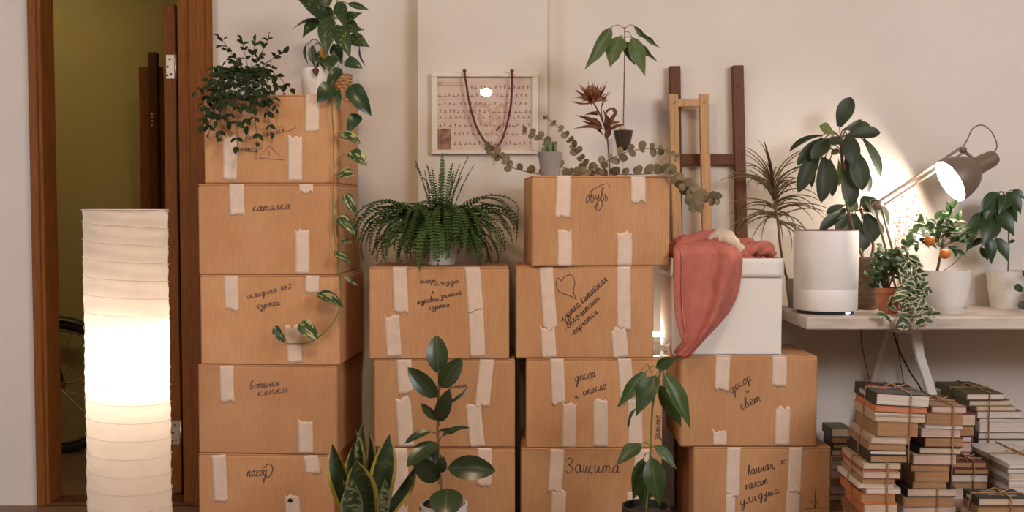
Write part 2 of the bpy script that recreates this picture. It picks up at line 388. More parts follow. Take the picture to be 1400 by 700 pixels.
# ------------------------------------------------------------------ bicycle in the hall
M_rubber = mat('tyre_rubber', (0.02, 0.017, 0.013), 0.7)
M_spoke = mat('spoke_steel', (0.35, 0.32, 0.26), 0.4, metal=0.8)
M_frame = mat('dark_frame_paint', (0.03, 0.022, 0.016), 0.4)
BY = 0.88; wc = P(80, 528, BY); WR = wc.z
bk = thing('bicycle', 'dark bicycle with spoked wheel and mudguard parked in the hall', 'bicycle', (wc.x, BY, 0))
def ring(c, r, tr, n=40, m=8, a0=0.0, a1=2*math.pi):
    return [(c[0] + r*math.cos(a0 + (a1-a0)*i/n), c[1], c[2] + r*math.sin(a0 + (a1-a0)*i/n)) for i in range(n+1)]
for k, wx in enumerate((wc.x, wc.x - 1.02)):
    c = (wx, BY, WR)
    q = MB(); q.tube(ring(c, WR - 0.022, 0), 0.022, 8); w = put('wheel', q, M_rubber, bk, True)
    q = MB(); q.tube(ring(c, WR - 0.052, 0), 0.008, 6); put('rim', q, M_spoke, w, True)
    q = MB(); q.tube([(wx, BY-0.04, WR), (wx, BY+0.04, WR)], 0.018, 10); put('hub', q, M_spoke, w, True)
    for i in range(24):
        a = 2*math.pi*i/24; sd = 0.03*(-1)**i; a2 = a + 0.5*(-1)**(i//2)
        q = MB(); q.tube([(wx + 0.018*math.cos(a2), BY+sd, WR + 0.018*math.sin(a2)), (wx + (WR-0.05)*math.cos(a), BY, WR + (WR-0.05)*math.sin(a))], 0.0016, 4); put('spoke', q, M_spoke, w)
    g = MB(); a0, a1 = math.radians(-10 if k == 0 else 20), math.radians(170)
    rows = []
    for i in range(25):
        a = a0 + (a1-a0)*i/24
        rows.append([Vector((wx + (WR+0.012)*math.cos(a) * (1 if abs(j) < 2 else 0.97), BY + j*0.015, WR + (WR+0.012 - abs(j)*0.008)*math.sin(a))) for j in (-2, -1, 0, 1, 2)])
    g.sheet(rows, (0, 0, 0.002)); put('mudguard', g, M_frame, bk, True)
q = MB()
hx, hz = wc.x - 0.16, 0.78
for s in (-1, 1): q.tube([(wc.x, BY + s*0.05, WR), (wc.x - 0.1, BY + s*0.05, WR + 0.36), (hx + 0.02, BY, hz - 0.02)], 0.012, 8)
q.tube([(hx + 0.03, BY, hz - 0.06), (hx - 0.02, BY, hz + 0.12)], 0.02, 10); put('fork', q, M_frame, bk, True)
q = MB(); bbk = (wc.x - 0.58, BY, 0.3); st = (wc.x - 0.7, BY, 0.82)
q.tube([(hx, BY, hz), bbk], 0.017, 8); q.tube([(hx - 0.01, BY, hz + 0.06), st], 0.015, 8); q.tube([bbk, st], 0.015, 8)
for s in (-1, 1): q.tube([bbk, (wc.x - 1.02, BY + s*0.05, WR)], 0.01, 6); q.tube([st, (wc.x - 1.02, BY + s*0.05, WR)], 0.009, 6)
put('frame', q, M_frame, bk, True)
q = MB(); q.tube(crom([(hx - 0.02, BY - 0.26, hz + 0.16), (hx - 0.02, BY, hz + 0.14), (hx - 0.02, BY + 0.26, hz + 0.16)]), 0.012, 8); put('handlebar', q, M_black, bk, True)
q = MB(); q.box((st[0] - 0.02, BY, 0.88), (0.26, 0.14, 0.05), None, 0.02); put('saddle', q, M_black, bk)

# ------------------------------------------------------------------ handwriting: cursive stroke letters (x-height 1)
G = {
 'а': (1.05, [[(.72,.8),(.45,1),(.12,.7),(.1,.25),(.35,0),(.62,.3),(.72,.95),(.7,.3),(.82,0),(1.0,.2)]]),
 'б': (0.95, [[(.7,1.8),(.3,1.75),(.12,1.1),(.12,.4),(.4,0),(.72,.35),(.65,.85),(.35,.95),(.14,.6)]]),
 'в': (0.9, [[(.1,.2),(.35,1.0),(.5,1.75),(.3,1.85),(.18,1.2),(.2,.2),(.5,0),(.75,.35),(.5,.75),(.9,.85)]]),
 'г': (0.7, [[(.05,.7),(.25,1),(.5,.8),(.3,.25),(.35,0),(.7,.25)]]),
 'д': (1.0, [[(.7,.8),(.45,1),(.12,.7),(.1,.25),(.35,0),(.62,.3),(.72,1),(.7,-.4),(.5,-1.1),(.3,-.8),(.6,-.2),(1,.2)]]),
 'е': (0.8, [[(.05,.3),(.5,.6),(.5,.95),(.25,1),(.1,.5),(.25,.05),(.5,.05),(.8,.3)]]),
 'ж': (1.3, [[(.05,.9),(.3,.9),(.3,.1),(.1,.1)],[(.65,1),(.65,0)],[(1.2,.9),(.95,.9),(.9,.3),(1.2,.05)],[(.3,.5),(.95,.5)]]),
 'з': (0.8, [[(.1,.85),(.4,1),(.55,.7),(.3,.5),(.6,.2),(.5,-.5),(.25,-.8),(.2,-.4),(.8,.2)]]),
 'и': (1.05, [[(.05,.8),(.15,1),(.15,.2),(.35,0),(.65,.9),(.66,.2),(.8,0),(1.0,.25)]]),
 'й': (1.05, [[(.05,.8),(.15,1),(.15,.2),(.35,0),(.65,.9),(.66,.2),(.8,0),(1.0,.25)],[(.25,1.4),(.4,1.25),(.6,1.45)]]),
 'к': (1.0, [[(.12,1),(.12,0)],[(.12,.4),(.35,.9),(.6,1)],[(.2,.5),(.5,.1),(.7,0),(.95,.25)]]),
 'л': (0.95, [[(0,.05),(.2,.1),(.45,1),(.6,.95),(.6,.15),(.75,0),(.95,.25)]]),
 'м': (1.2, [[(0,.05),(.15,.1),(.3,1),(.5,.15),(.8,1),(.85,.15),(1.0,0),(1.15,.25)]]),
 'н': (1.05, [[(.12,1),(.12,0),(.15,.5),(.65,.55),(.68,1),(.66,.2),(.8,0),(1.0,.25)]]),
 'о': (0.9, [[(.5,1),(.15,.75),(.12,.25),(.4,0),(.7,.35),(.62,.85),(.4,1),(.9,.9)]]),
 'п': (1.05, [[(.12,.95),(.14,0),(.2,.6),(.45,1),(.65,.8),(.66,.2),(.8,0),(1.0,.25)]]),
 'р': (1.0, [[(.12,.9),(.12,-.9),(.14,.5),(.45,1),(.7,.6),(.5,.05),(.3,.1),(.95,.2)]]),
 'с': (0.75, [[(.6,.85),(.35,1),(.1,.6),(.2,.1),(.45,0),(.75,.3)]]),
 'т': (1.35, [[(.1,.95),(.12,0),(.2,.7),(.4,1),(.5,.8),(.5,0),(.6,.7),(.8,1),(.95,.8),(.95,.2),(1.1,0),(1.3,.25)]]),
 'у': (0.95, [[(.1,1),(.2,.4),(.4,.3),(.65,1),(.6,-.2),(.4,-.9),(.2,-.7),(.5,-.2),(.95,.2)]]),
 'х': (0.95, [[(.1,.95),(.35,.9),(.45,.1),(.8,.05)],[(.8,1),(.45,.55),(.1,.05)]]),
 'ц': (1.1, [[(.1,1),(.12,.2),(.35,0),(.65,.9),(.66,.1),(.9,.05),(.88,-.4)]]),
 'ч': (0.95, [[(.08,1),(.12,.5),(.4,.45),(.62,1),(.6,.2),(.75,0),(.95,.25)]]),
 'ш': (1.35, [[(.1,1),(.1,.2),(.3,0),(.5,.9),(.52,.2),(.7,0),(.92,.9),(.94,.2),(1.1,0),(1.3,.25)]]),
 'щ': (1.4, [[(.1,1),(.1,.15),(.3,0),(.5,.9),(.52,.15),(.7,0),(.92,.95),(.94,.05),(1.2,.05),(1.15,-.4)]]),
 'ы': (1.1, [[(.12,1),(.14,.1),(.45,0),(.6,.3),(.4,.55),(.15,.45)],[(.85,1),(.85,.15),(1.0,.05)]]),
 'ь': (0.8, [[(.12,1),(.14,.1),(.45,0),(.6,.3),(.4,.55),(.15,.45)]]),
 'я': (0.95, [[(0,.05),(.3,.45),(.2,.85),(.45,1),(.65,.95),(.65,.2),(.78,0),(.95,.2)],[(.3,.48),(.65,.5)]]),
 'З': (1.3, [[(.15,1.6),(.5,1.9),(.9,1.6),(.75,1.1),(.4,1.0),(.9,.75),(.95,.2),(.5,-.1),(.1,.2)]]),
 'Б': (1.2, [[(.9,1.8),(.3,1.8),(.2,.1),(.6,0),(.85,.4),(.6,.9),(.25,.9)]]),
 '№': (1.6, [[(.1,0),(.15,1.3),(.6,.1),(.7,1.4)],[(1.1,1.0),(.9,.7),(1.1,.4),(1.3,.7),(1.1,1.0)],[(.9,.2),(1.35,.2)]]),
 '2': (0.9, [[(.1,1.1),(.4,1.4),(.6,1.0),(.1,.1),(.7,.1)]]),
 '-': (0.7, [[(.05,.5),(.55,.55)]]), ',': (0.5, [[(.2,.1),(.12,-.35)]]), '.': (0.4, [[(.12,.05),(.2,.0)]]), ' ': (0.6, []),
}
def strokes(txt):
    x = 0; out = []
    for ch in txt:
        adv, ss = G[ch]
        for s_ in ss: out.append([(x + a, b) for a, b in s_])
        x += adv
    return out, x
M_ink = mat('felt_pen_ink', (0.10, 0.065, 0.06), 0.6)
def ribbon_px(mb, pts, wpx, pt, n, lift=0.0012, sm=5):
    v2 = crom([Vector((a, b, 0)) for a, b in pts], sm) if sm else [Vector((a, b, 0)) for a, b in pts]
    L, R = [], []
    for i, p in enumerate(v2):
        t = v2[min(i+1, len(v2)-1)] - v2[max(i-1, 0)]
        if t.length < 1e-6: t = Vector((1, 0, 0))
        t.normalize(); s = Vector((-t.y, t.x, 0))*wpx/2
        L.append(hit(p.x + s.x, p.y + s.y, pt, n) + n*lift); R.append(hit(p.x - s.x, p.y - s.y, pt, n) + n*lift)
    k = len(v2); mb.add(L + R, [(i, i+1, k+i+1, k+i) for i in range(k-1)])
def write(mb, txt, x, y, width, xh, ang, pt, n, wpx=1.5, slant=0.25):
    """writes txt from pixel (x, y) on the baseline, total pixel width, angle in degrees rising to the right"""
    ss, adv = strokes(txt); sx = width/adv; ca, sa = math.cos(math.radians(ang)), math.sin(math.radians(ang))
    for s_ in ss:
        pts = []
        for a, b in s_:
            u = a*sx + b*xh*slant; v = b*xh + random.uniform(-0.05, 0.05)*xh
            pts.append((x + u*ca - v*sa, y - u*sa - v*ca))
        ribbon_px(mb, pts, wpx, pt, n)

# ------------------------------------------------------------------ cardboard boxes
M_card = cardboard_mat()
M_tape = mat('masking_tape', (0.76, 0.59, 0.47), 0.55, var=0.06, nscale=30, bump=0.25, bscale=90, spec=0.35, trans=0.0)
BOXES = {}
def tape(bx, pt, n, zlim, x0, y0, x1, y1, w, torn=(False, True), wr=0.5):
    """strip of tape on the plane from pixel (x0,y0) (middle of upper end) to (x1,y1)"""
    rows = []; A = Vector((x0, y0)); B = Vector((x1, y1)); d = (B - A).normalized(); s = Vector((-d.y, d.x))
    if s.x < 0: s = -s
    L = (B - A).length; nr = max(6, int(L/4)); nc = 7
    jag = [[random.uniform(-1, 1)*w*0.13 + (j/(nc-1) - 0.5)*random.choice((-1, 1))*w*0.2 for j in range(nc)] for _ in (0, 1)]
    ph = random.uniform(0, 6); ca = random.uniform(-0.25, 0.25)
    for i in range(nr+1):
        t = i/nr; row = []
        for j in range(nc):
            u = (j/(nc-1) - 0.5)*w; al = t*L
            if torn[0]: al += jag[0][j]*max(0, 1 - t*4)
            if torn[1]: al += jag[1][j]*max(0, t*4 - 3)
            p = A + d*al + s*(u + math.sin(t*4 + ph)*0.35)
            h = 0.0009 + wr*0.0013*max(0, math.sin((t*L + u*(1.1 + ca*4))*0.32 + ph))**3
            if (torn[1] and i == nr) or (torn[0] and i == 0): h += 0.0016*random.random()
            v = hit(p.x, p.y, pt, n) + n*h; v.z = min(max(v.z, zlim[0] + 0.001), zlim[1] - 0.001); row.append(v)
        rows.append(row)
    q = MB(); q.sheet(rows, -n*0.0007); put('tape', q, M_tape, bx, True)
def carton(key, x0, x1, yt, zb, Yf, depth, rot, label, group, tapes=(), texts=(), extra=None, top_tape=False):
    """x0,x1,yt: front face pixels; zb: height of what it stands on; returns its top height"""
    a = P(x0, yt, Yf); b = P(x1, yt, Yf); w = b.x - a.x; zt = (a.z + b.z)/2; H = zt - zb; cx = (a.x + b.x)/2
    rz = math.radians(rot); n = Vector((math.sin(rz), -math.cos(rz), 0))
    fc = Vector((cx, Yf, 0)); cc = fc - n*depth/2
    bx = thing('cardboard_box', label, 'box', (cc.x, cc.y, zb), rz, group)
    q = MB(); ft = 0.006
    # body with slight bulge: subdivided sides
    seg = 6; hb = H - ft
    q.box((0, 0, hb/2), (w, depth, hb), None, 0.005); 
    put('body', q, M_card, bx, local=True)
    for sgn in (-1, 1):                     # two long flaps closing the top
        dz = random.uniform(0.0, 0.0015); q = MB()
        q.box((0, sgn*(depth/4 + 0.0005), H - ft/2 - 0.0005), (w - random.uniform(0.001, 0.006), depth/2 - 0.003, ft - 0.001), None, 0.0015)
        put('flap', q, M_card, bx, local=True)
    pt = Vector((cc.x, cc.y, 0)) + n*depth/2
    for t in tapes: tape(bx, pt, n, (zb, zt), *t)
    if top_tape:
        for t in tapes:
            if not t[5][0] if len(t) > 5 else True:
                if abs(t[1] - yt) > 6: continue
                A = hit(t[0], yt + 1, pt, n); q = MB(); wd = t[4]/S(Yf)
                rows = [[Vector((A.x - wd/2 + wd*j/4, A.y + k*0.012 + random.uniform(-0.004, 0.004)*(k == 4) - 0.0008, zt + 0.0008)) for j in range(5)] for k in range(5)]
                q.sheet(rows, (0, 0, -0.0007)); put('tape', q, M_tape, bx)
    for t in texts:
        q = MB(); write(q, *t[:6], pt, n, *([t[6]*0.62] + list(t[7:]) if len(t) > 6 else [1.1]))
        put('handwriting', q, M_ink, bx, recalc=False)
    for pts, wp, sm in (extra or []):
        q = MB(); ribbon_px(q, pts, wp*0.8, pt, n, sm=sm); put('pen_mark', q, M_ink, bx, recalc=False)
    BOXES[key] = dict(top=zt, Yf=Yf, d=depth, x0=a.x, x1=b.x, pt=pt, n=n, o=bx)
    return zt
T, U = (False, True), (True, False)      # torn at the lower end / torn at the upper end
GL = 'cardboard boxes of the five-high stack by the door'
DL = 0.40
z = carton('L5', 269, 458, 621, 0, -0.435, DL, -3.5, 'cardboard box with a torn black hole in its tape, lowest of five by the door', GL,
    [(299, 622, 303, 687, 19, T), (424, 622, 429, 648, 20, T), (400, 678, 403, 740, 20, U)], [('поход', 337, 652, 28, 8, 4, 1.6)],
    [([(360, 640), (368, 634), (373, 641), (368, 652), (362, 650)], 1.5, 4)])
z = carton('L4', 268, 462, 499, z, -0.437, DL, -4.0, 'cardboard box with two rising handwritten lines, fourth down in the stack by the door', GL,
    [(310, 500, 311, 549, 19, T), (418, 576, 418, 620, 20, U)], [('Ботинки', 341, 532, 42, 5.5, 7, 1.5), ('кепки', 352, 542, 44, 5.5, 9, 1.5)])
z = carton('L3', 271, 465, 376, z, -0.440, DL, -3.8, 'cardboard box with a vine across its front, third down in the stack by the door', GL,
    [(316, 377, 317, 424, 19, T), (427, 376, 427, 400, 19, T), (399, 446, 404, 496, 20, U)],
    [('складная', 338, 409, 42, 4.5, 14, 1.4), ('№2', 384, 398, 16, 5, 14, 1.4), ('куртки', 351, 422, 33, 5, 9, 1.5)])
z = carton('L2', 269, 461, 251, z, -0.437, DL, -2.5, 'cardboard box with one short handwritten word, second down in the stack by the door', GL,
    [(323, 249, 325, 294, 20, T), (418, 250, 419, 263, 19, T), (413, 315, 414, 374, 19, U)], [('каталка', 345, 289, 52, 6, 4, 1.7)])
z = carton('L1', 277, 461, 129, z, -0.435, DL, -2.0, 'cardboard box with a small drawn triangle, topmost of the stack by the door', GL,
    [(315, 187, 314, 246, 19, U), (403, 187, 404, 247, 19, U), (427, 127, 427, 180, 19, T)],
    [('спальник', 336, 192, 58, 4.5, 12, 1.3), ('палатка', 318, 206, 34, 4.5, -4, 1.4)],
    [([(368, 199), (354, 216), (389, 219), (368, 199)], 1.1, 0), ([(368, 206), (368, 213)], 1.0, 0), ([(394, 180), (405, 174)], 1.0, 0)], top_tape=True)
GM = 'cardboard boxes of the middle stack under the fern'
z = carton('M3', 512, 704, 612, 0, -0.46, 0.35, 0.3, 'cardboard box behind the snake plant, lowest of the stack under the fern', GM,
    [(545, 613, 547, 680, 24, T), (662, 612, 662, 664, 20, T), (548, 690, 549, 740, 20, U)], [])
z = carton('M2', 511, 704, 491, z, -0.46, 0.35, 0.0, 'cardboard box with one tiny written word behind the rubber plant, middle one under the fern', GM,
    [(552, 491, 555, 538, 20, T), (551, 545, 555, 611, 21, U), (666, 490, 659, 555, 20, T), (646, 553, 653, 611, 21, U)], [('зимняя', 613, 531, 25, 3, 5, 1.1)])
z = carton('M1', 504, 696, 365, z, -0.465, 0.36, 0.0, 'cardboard box with several handwritten lines directly under the fern', GM,
    [(547, 365, 548, 428, 20, T), (536, 432, 539, 488, 20, U), (645, 364, 651, 425, 21, T), (650, 424, 653, 488, 21, U)],
    [('складн', 574, 387, 22, 3.4, 3, 1.2), ('посуда', 594, 391, 34, 3.6, 8, 1.2), ('и', 590, 401, 4, 3, 0, 1.2), ('муравьи', 570, 416, 30, 4.2, 10, 1.4), (',зимние', 600, 409, 32, 4, 12, 1.4), ('куртки', 586, 424, 30, 4.2, 10, 1.4)], top_tape=True)
GC = 'cardboard boxes of the stack with the glass and cactus'
z = carton('C4', 712, 905, 613, 0, -0.46, 0.34, 0.0, 'cardboard box with one large printed word, lowest of the stack topped by the cactus', GC,
    [(762, 614, 758, 672, 19, T), (764, 670, 763, 740, 20, U), (864, 672, 863, 740, 14, U), (878, 614, 876, 688, 20, T)], [('Защита', 772, 645, 76, 10, -1, 1.9, 0.05)])
z = carton('C3', 719, 906, 490, z, -0.458, 0.34, 0.0, 'cardboard box with a small drawn triangle at its edge, third down under the cactus', GC,
    [(761, 490, 764, 553, 19, T), (779, 551, 778, 612, 19, U), (821, 545, 821, 611, 20, U), (854, 489, 857, 552, 19, T), (868, 548, 869, 612, 20, U)],
    [('декор', 786, 522, 30, 6.5, 14, 1.6), ('и', 786, 545, 5, 3.5, 12, 1.5), ('стекло', 797, 541, 34, 6, 17, 1.6), ('зимние', 902, 602, 34, 6, 88, 1.4)],
    [([(876, 508), (884, 496), (892, 512)], 1.0, 0)])
z = carton('C2', 705, 894, 364, z, -0.46, 0.34, 0.0, 'cardboard box with a drawn heart and three slanting lines of writing', GC,
    [(747, 365, 752, 450, 19, T), (748, 448, 751, 489, 20, U), (853, 364, 853, 450, 19, T), (845, 449, 849, 489, 21, U)],
    [('-куртка китайская', 768, 442, 86, 5.5, 43, 1.5), ('-вело-штаны', 774, 452, 64, 5, 43, 1.5), ('-перчатки', 783, 460, 48, 5, 43, 1.5)],
    [([(788, 409), (784, 398), (786, 386), (781, 376), (772, 378), (768, 384), (763, 380), (760, 388), (765, 399), (776, 403), (788, 409)], 1.2, 5)])
z = carton('C1', 727, 917, 240, z, -0.46, 0.32, 4.5, 'cardboard box with one looped word, topmost one carrying the cactus and glass', GC,
    [(771, 240, 769, 297, 20, T), (772, 314, 772, 364, 19, U), (872, 239, 873, 276, 20, T), (854, 317, 854, 363, 20, U)], [('обувь', 800, 278, 32, 10, 8, 1.5)],
    [([(812, 272), (806, 264), (816, 256), (830, 251), (834, 256)], 1.3, 5), ([(818, 268), (824, 278), (818, 288), (812, 282)], 1.3, 5)], top_tape=True)
GR = 'cardboard boxes under the white storage box'
z = carton('R3', 948, 1137, 611, 0, -0.46, 0.34, 0.0, 'cardboard box with a drawn down arrow and three written lines beside the books', GR,
    [(1003, 611, 1002, 677, 19, T), (999, 676, 997, 740, 13, U), (1088, 611, 1086, 673, 19, T), (1085, 667, 1083, 740, 20, U)],
    [('ванная,', 1022, 650, 40, 7, 15, 1.7), ('х', 1066, 636, 9, 6, 15, 1.7), ('халат', 1018, 670, 34, 6.5, 16, 1.7), ('для', 1012, 691, 24, 6.5, 16, 1.7), ('душа', 1037, 682, 30, 6, 16, 1.7)],
    [([(1115, 668), (1114, 694)], 1.5, 0), ([(1109, 684), (1114, 695), (1118, 684)], 1.4, 0), ([(1101, 695), (1132, 694)], 1.4, 0)])
z = carton('R2', 931, 1118, 487, z, -0.462, 0.34, 0.0, 'cardboard box with three short written lines directly under the white storage box', GR,
    [(989, 487, 986, 533, 20, T), (984, 589, 984, 609, 19, U), (1066, 486, 1065, 528, 20, T), (1070, 557, 1070, 609, 20, U)],
    [('декор', 1000, 538, 34, 6.5, 34, 1.6), ('и', 1020, 537, 5, 2.5, 20, 1.5), ('свет', 1013, 561, 32, 7, 26, 1.6)], top_tape=True)
# torn hole in the lowest tape by the door
b5 = BOXES['L5']; q = MB(); c = hit(397, 684, b5['pt'], b5['n'])
q.lathe([(0.0, 0), (0.006, 0), (0.008, -0.001)], Matrix.Translation(c + b5['n']*0.003) @ Matrix.Rotation(math.pi/2, 4, 'X') @ Matrix.Diagonal((1.2, 1, 1, 1)), 9)
put('hole', q, M_black, b5['o'])

# ------------------------------------------------------------------ paper floor lamp
LY = -1.22; lc = P(175, 500, LY); LH = P(175, 287, LY).z; LR = 0.11
lamp = thing('paper_floor_lamp', 'tall lit white paper column lamp with spiral wire ribs by the doorway', 'lamp', (lc.x, LY, 0))
def paper_mat():
    m = bpy.data.materials.new('rice_paper'); m.use_nodes = True; nt = m.node_tree; N = nt.nodes; L = nt.links
    N.remove(N['Principled BSDF'])
    d = N.new('ShaderNodeBsdfDiffuse'); t = N.new('ShaderNodeBsdfTranslucent'); mx = N.new('ShaderNodeMixShader'); mx.inputs[0].default_value = 0.5
    tc = N.new('ShaderNodeTexCoord'); nz = N.new('ShaderNodeTexNoise'); nz.inputs['Scale'].default_value = 26; nz.inputs['Detail'].default_value = 6
    L.new(tc.outputs['Object'], nz.inputs['Vector']); rp = N.new('ShaderNodeValToRGB')
    rp.color_ramp.elements[0].color = (0.86, 0.76, 0.66, 1); rp.color_ramp.elements[1].color = (0.93, 0.86, 0.78, 1)
    L.new(nz.outputs['Fac'], rp.inputs['Fac'])
    for s_ in (d, t): L.new(rp.outputs['Color'], s_.inputs['Color'])
    bp = N.new('ShaderNodeBump'); bp.inputs['Strength'].default_value = 0.3; bp.inputs['Distance'].default_value = 0.004
    L.new(nz.outputs['Fac'], bp.inputs['Height']); L.new(bp.outputs[0], d.inputs['Normal'])
    L.new(d.outputs[0], mx.inputs[1]); L.new(t.outputs[0], mx.inputs[2]); L.new(mx.outputs[0], N['Material Output'].inputs['Surface']); return m
M_paper = paper_mat(); M_wire = mat('lamp_wire', (0.72, 0.6, 0.5), 0.5)
pitch = 0.0475; nth = 48; q = MB(); vs = []; fs = []
nz_ = int((LH - 0.02)/pitch*6); turns = (LH - 0.02)/pitch
for i in range(nz_ + 1):
    zz = 0.02 + (LH - 0.02)*i/nz_
    for k in range(nth):
        th = 2*math.pi*k/nth; ph = zz/pitch + k/nth + 0.15*math.sin(th*2 + zz*9)
        r = LR - 0.0022*abs(math.sin(math.pi*ph))**0.7 + 0.0008*math.sin(3*th + zz*23)
        vs.append((lc.x + r*math.cos(th), LY + r*math.sin(th), min(zz, LH)))
for i in range(nz_):
    for k in range(nth): k2 = (k+1) % nth; fs.append((i*nth+k, i*nth+k2, (i+1)*nth+k2, (i+1)*nth+k))
q.add(vs, fs); put('paper_shade', q, M_paper, lamp, True)
q = MB(); pts = []
for i in range(int(turns*36)):
    th = -2*math.pi*i/36; zz = 0.02 + pitch*i/36
    pts.append((lc.x + (LR + 0.0006)*math.cos(th), LY + (LR + 0.0006)*math.sin(th), min(zz, LH - 0.001)))
q.tube(pts, 0.0008, 5); put('wire_spiral', q, M_wire, lamp, True)
q = MB(); q.tube(ring((lc.x, LY, 0), LR, 0), 0.001, 5); q = MB()
q.tube([(lc.x + LR*math.cos(2*math.pi*i/40), LY + LR*math.sin(2*math.pi*i/40), LH) for i in range(41)], 0.002, 6)
q.tube([(lc.x - LR, LY, LH - 0.003), (lc.x + LR, LY, LH - 0.003)], 0.002, 6); put('top_ring', q, M_wire, lamp, True)
q = MB(); q.lathe([(0, LH - 0.018), (0.009, LH - 0.018), (0.009, LH + 0.001), (0, LH + 0.001)], (lc.x, LY, 0), 14); put('top_fitting', q, M_black, lamp, 'angle')
bz = P(175, 492, LY).z
q = MB(); q.tube([(lc.x, LY, 0.01), (lc.x, LY, LH - 0.002)], 0.004, 8); put('stem', q, M_wire, lamp, True)
q = MB(); q.lathe([(0, 0), (LR - 0.006, 0), (LR - 0.004, 0.006), (LR - 0.006, 0.012), (0.012, 0.018), (0, 0.018)], (lc.x, LY, 0), 32); put('base', q, M_black, lamp, 'angle')
M_bulb = emit('bulb_glow', (1.0, 0.86, 0.70), 78)
q = MB(); q.lathe([(0, -0.03), (0.02, -0.02), (0.029, 0), (0.024, 0.018), (0.014, 0.035), (0.012, 0.05), (0, 0.05)], (lc.x + 0.038, LY - 0.012, bz), 18); bo = put('bulb', q, M_bulb, lamp, True)
q = MB(); q.lathe([(0, 0.05), (0.015, 0.05), (0.015, 0.085), (0, 0.085)], (lc.x + 0.038, LY - 0.012, bz), 16); put('socket', q, M_black, bo, 'angle')
# ------------------------------------------------------------------ leaves and plants
def prof(kind, t):
    if kind == 'oval': return 0.5*math.sin(math.pi*t**0.95)**0.64
    if kind == 'lance': return 0.5*(math.sin(math.pi*t**0.75))**1.0*(1.0 if t < 0.6 else 1 - 0.25*(t - 0.6)/0.4)
    if kind == 'heart': return 0.5*min(1.0, (t/0.16)**0.5)*math.cos(min(1, max(0, (t - 0.2)/0.8))**1.25*math.pi/2)**0.85 if t > 0 else 0.12
    if kind == 'obovate': return 0.5*math.sin(math.pi*min(1, t**1.55))**0.8 if t < 0.999 else 0.03
    if kind == 'paddle': return 0.5*math.sin(math.pi*min(1, 0.04 + 0.96*t**1.25))**0.62
    if kind == 'round': return 0.5*math.sqrt(max(0, 1 - (2*t - 1)**2))
    if kind == 'sword': return 0.5*(0.45 + 0.55*math.sin(math.pi*0.5*min(1, t/0.6)))*(1 if t < 0.66 else max(0.0, 1 - ((t - 0.66)/0.34)**1.9))
    if kind == 'strap': return 0.5*(1 if t < 0.5 else max(0, 1 - ((t - 0.5)/0.5)**1.5))*(0.7 + 0.3*min(1, t*5))
    return 0.5*math.sin(math.pi*t)
LEAF = {}
def leaf_mesh(kind, m, arch=0.12, fold=0.12, wave=0.0, var=0, n=9, cols=4):
    key = (kind, m.name, arch, fold, wave, var)
    if key in LEAF: return LEAF[key]
    q = MB(); vs = []; fs = []; uv = []; ph = var*1.7
    for i in range(n+1):
        t = i/n; w = max(prof(kind, t), 0.012)
        for j in range(cols+1):
            u = (j/cols*2 - 1); x = u*w
            if wave: x += 0.10*wave*math.sin(t*11 + ph + (2 if u > 0 else 0))*w*abs(u)
            z = arch*4*t*(1 - t)*0.5 - arch*0.6*t*t + fold*abs(u)*w*0.6 + wave*0.06*math.sin(t*14 + ph + u)*abs(u)*w*2
            vs.append((x + 0.04*math.sin(var*2.1)*math.sin(math.pi*t), t, z - 0))
    # keep the tip on the axis
    for i in range(n):
        for j in range(cols):
            a = i*(cols+1)+j; fs.append((a, a+1, a+cols+2, a+cols+1))
            g = lambda ii, jj: (jj/cols if prof(kind, ii/n) > 0.0 else 0.5, max(0.001, ii/n))
            uv.append([g(i, j), g(i, j+1), g(i+1, j+1), g(i+1, j)])
    q.add(vs, fs, uv); me = q.mesh('leaf', m, None, True, False); LEAF[key] = me; return me
def leaf(par, kind, m, base, tip, w, nrm=(0, -0.85, 0.5), roll=0.0, arch=0.12, fold=0.12, wave=0.0, var=None, name='leaf'):
    base = Vector(base); tip = Vector(tip); y = tip - base; L = y.length; y.normalize()
    z = Vector(nrm); z = z - y*z.dot(y)
    if z.length < 1e-4: z = Vector((0.3, 0, 1)); z = z - y*z.dot(y)
    z.normalize(); z = Matrix.Rotation(math.radians(roll), 3, y) @ z; x = y.cross(z)
    v = random.randint(0, 2) if var is None else var
    # correct for the droop of the mesh tip: shear is small, aim slightly higher
    me = leaf_mesh(kind, m, arch, fold, wave, v)
    Mx = Matrix((x*w, y*L, z*L)).transposed().to_4x4(); Mx.translation = base
    return inst(name, me, Mx, par)
M_soil = mat('potting_soil', (0.06, 0.038, 0.024), 0.95, var=0.4, nscale=60, bump=0.6, bscale=90)
M_stem_g = mat('green_stem', (0.16, 0.20, 0.06), 0.6, var=0.15)
M_stem_b = mat('brown_stem', (0.17, 0.085, 0.05), 0.7, var=0.2, nscale=80)
M_white_cer = mat('white_ceramic', (0.78, 0.74, 0.69), 0.4, var=0.02, nscale=8)
M_terra = mat('terracotta', (0.42, 0.14, 0.06), 0.8, var=0.12, nscale=25)
M_greypot = mat('grey_pot', (0.27, 0.24, 0.225), 0.7, var=0.08, nscale=30)
M_blackpot = mat('black_pot', (0.03, 0.025, 0.022), 0.5)
